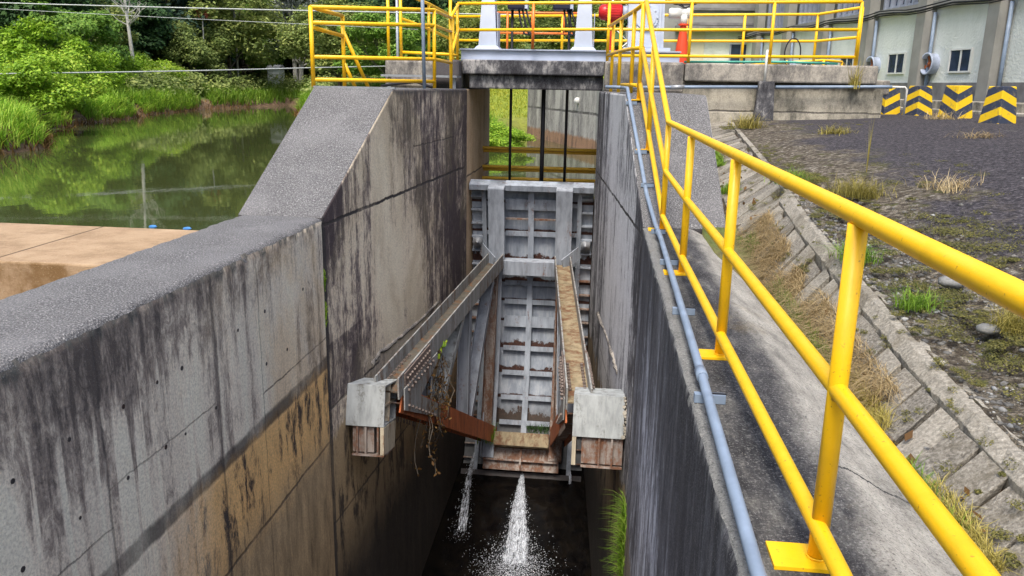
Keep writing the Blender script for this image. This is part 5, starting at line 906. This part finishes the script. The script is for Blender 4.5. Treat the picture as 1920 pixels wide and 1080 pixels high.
# fallen leaves
cs = np.array([gut(rng.uniform(0, .5), rng.uniform(2, 14))+np.array([0, 0, .02]) for i in range(90)]); nr = rng.normal(0, .5, (90, 3))+np.array([0, 0, 1]); V, F = quads(cs, nr, rng.uniform(.02, .05, 90), 2); tag(npmesh('fallen_leaves', V, F, 'leaf_brown'), 'dry brown fallen leaves lying in the gutter', 'leaves', None, 'stuff')
# plants on the gate arm and walls
def vine():
    t = thing('dead_vine', 'dried brown vine hanging from the left gate arm with a few green leaves', 'vine', (-2.45, 11.3, -2.6)); mb = MB(); pts = []; r = random.Random(8)
    for i in range(20):
        p = Vector((-2.38+r.uniform(-.10, .10), 11.2+r.uniform(-.6, .7), -2.80+r.uniform(-.35, .35))); P = [p]; 
        for k in range(r.randint(4, 9)): p = p+Vector((r.uniform(-.07, .07), r.uniform(-.10, .06), r.uniform(-.22, -.02))); P.append(p.copy()); pts.append(p.copy())
        mb.tube(P, .008, 4, False)
    mb.build('stems', 'bark', t); c = np.array([tuple(p) for p in pts]); c = np.concatenate([c, c+rng.normal(0, .05, c.shape), c+rng.normal(0, .06, c.shape)]); V, F = quads(c, rng.normal(0, 1, c.shape), rng.uniform(.02, .045, len(c)), 2.2); npmesh('dry_leaves', V, F, 'leaf_brown', None, t)
    c = np.array([(-2.42+r.uniform(-.1, .12), 11.5+r.uniform(-.2, .5), -2.45+r.uniform(-.1, .12)) for i in range(26)]); V, F = quads(c, rng.normal(0, .5, c.shape)+np.array([0, -.8, .5]), rng.uniform(.06, .10, len(c)), 1.5); npmesh('green_leaves', V, F, 'leaf_bright', None, t)
vine()
def wall_fern(x, y, z0, z1, n, lab):
    p = np.column_stack([rng.uniform(x-.02, x+.02, n), rng.normal(y, .17, n), rng.uniform(z0, z1, n)]); o = blades(p, .17, .010, 'grass_green', 'wall_grass', 1.3, 3); tag(o, lab, 'wall plant')
wall_fern(xr(9.0), 9.0, -4.5, -3.5, 1500, 'grassy fern clump hanging on the lower right pier')
p = np.column_stack([rng.uniform(-2.3, -1.95, 260), rng.uniform(15.2, 15.7, 260), rng.uniform(-5.75, -5.5, 260)]); tag(blades(p, .18, .012, 'grass_green', 'gate_weeds', 1., 3), 'green weeds at the lower left corner of the gate', 'weeds')
p = np.column_stack([rng.uniform(-1.3, -.85, 200), rng.uniform(15.6, 15.75, 200), rng.uniform(-5.62, -5.5, 200)]); tag(blades(p, .12, .012, 'leaf_dark', 'gate_weeds', 1., 3), 'dark weeds on the lowest cell of the gate', 'weeds')
for zc, lab in ((-1.15, 'lower small green plant in the joint of the left wall'), (-.75, 'upper small green plant in the joint of the left wall')):
    p = np.column_stack([rng.uniform(-3.135, -3.115, 70), rng.normal(8.765, .012, 70), rng.normal(zc, .07, 70)]); tag(blades(p, .05, .012, 'leaf_bright', 'joint_moss', 1., 2), lab, 'wall plant')
# ------------------------------------------------------------------ leaking water jets
def jet(name, x, y, z, vy, vx, n, spread, lab, strands=60, dens=1.):
    g = 9.81; V = []; F = []; o = 0; sheets = []; bm = bmesh.new(); bmesh.ops.create_icosphere(bm, subdivisions=1, radius=1); bv = np.array([v.co[:] for v in bm.verts]); bf = np.array([[v.index for v in f.verts] for f in bm.faces]); bm.free()
    def pos(t, dx, dy, dz): return np.array([x+(vx+dx)*t, y-(vy+dy)*t, z+dz*t-.5*g*t*t])
    T = 0
    while True:
        q = pos(T, 0, 0, 0)
        if q[2] < floor_z(q[1])+.05 or T > 2: break
        T += .01
    for i in range(n):
        t = T*rng.random()**.75*1.02; dx, dy, dz = rng.normal(0, spread), rng.normal(0, spread*.9), rng.normal(0, spread*.8); c = pos(t, dx, dy, dz); vel = np.array([vx+dx, -(vy+dy), dz-g*t]); sp = np.linalg.norm(vel); d = vel/sp; s = .0012+.0042*rng.random()**4; L = s*(2+sp*.6*rng.random())
        a = np.cross(d, [0.3, 1, .2]); a /= np.linalg.norm(a); b_ = np.cross(d, a); v = bv[:, :1]*s*a+bv[:, 1:2]*s*b_+bv[:, 2:]*L*d; V.append(v+c); F.append(bf+o); o += len(bv)
    for lay, rs in (((0, .3), (1, .55), (2, .8), (3, 1.05)) if n > 2000 else ((0, .6),)):
        m, k = 26, 22; base = o; ring = []
        for i in range(m):
            t = T*(i/(m-1)); c = pos(t, 0, 0, 0); rr = (.03+spread*t*1.05)*rs
            for q in range(k): a = 6.283*q/k; w_ = 1+.22*math.sin(q*5.1+lay)+.12*rng.normal(); ring.append(c+np.array([math.cos(a)*rr*w_, math.sin(a)*rr*w_*.55, math.sin(a)*rr*w_*.6]))
        sheets.append((np.array(ring), m, k))
    t_ = npmesh(name, np.concatenate(V), np.concatenate(F), 'spray'); t_.data.polygons.foreach_set('use_smooth', np.ones(len(t_.data.polygons), bool)); 
    for ring, m, k in sheets:
        i = np.arange(m-1)[:, None]*k; j = np.arange(k)[None]; Fq = np.stack([i+j, i+(j+1) % k, i+k+(j+1) % k, i+k+j], -1).reshape(-1, 4); s_ = npmesh('spray_sheet', ring, Fq, 'spray_sheet', None, t_); s_.data.polygons.foreach_set('use_smooth', np.ones(len(Fq), bool)); s_['kind'] = 'stuff'
    return tag(t_, lab, 'water jet', None, 'stuff'), pos(T, 0, 0, 0)
o, e = jet('water_jet', -1.36, 15.45, -6.45, 7.0, .35, 6500, .46, 'white water jet spraying from under the middle of the gate')
def foam(e, r, n, lab):
    cs = np.column_stack([rng.normal(e[0], r, n), rng.normal(e[1]-.1, r*.9, n), np.zeros(n)]); cs[:, 2] = floor_z(cs[:, 1])+.055+abs(rng.normal(0, .05, n)); V, F = quads(cs, rng.normal(0, .5, (n, 3))+np.array([0, 0, 1]), rng.uniform(.006, .018, n), 1.2); tag(npmesh('foam', V, F, 'spray'), lab, 'foam', None, 'stuff')
foam(e, .32, 5000, 'white foam where the middle water jet lands')
o, e2 = jet('water_jet', -2.36, 15.4, -6.0, 3.9, .0, 700, .24, 'faint thin water jet leaking at the left edge of the gate'); foam(e2, .12, 120, 'faint foam under the left water jet')
o, e3 = jet('water_jet', -.35, 15.4, -6.3, .5, .02, 260, .08, 'small drip of water at the right edge of the gate')
# blue water reflections by the sill, modelled as small floating bottle shapes
for x, y, lab in ((-7.05, 11.95, 'small blue shape modelling a reflection at the sill, left of the pair'), (-6.45, 11.9, 'small blue shape modelling a reflection at the sill next to the wall')):
    mb = MB(); mb.lathe([(0, -.12), (.045, -.115), (.05, -.02), (.042, 0), (.05, .03), (.045, .08), (.015, .12), (.015, .15), (0, .15)], 12, Matrix.Translation((x, y, WATER_Z+.008))@Matrix.Scale(.65, 4)@Matrix.Rotation(rad(80), 4, 'Y')@Matrix.Rotation(rad(25), 4, 'X')); tag(mb.build('blue_reflection', 'reflection_blue'), lab, 'reflection')
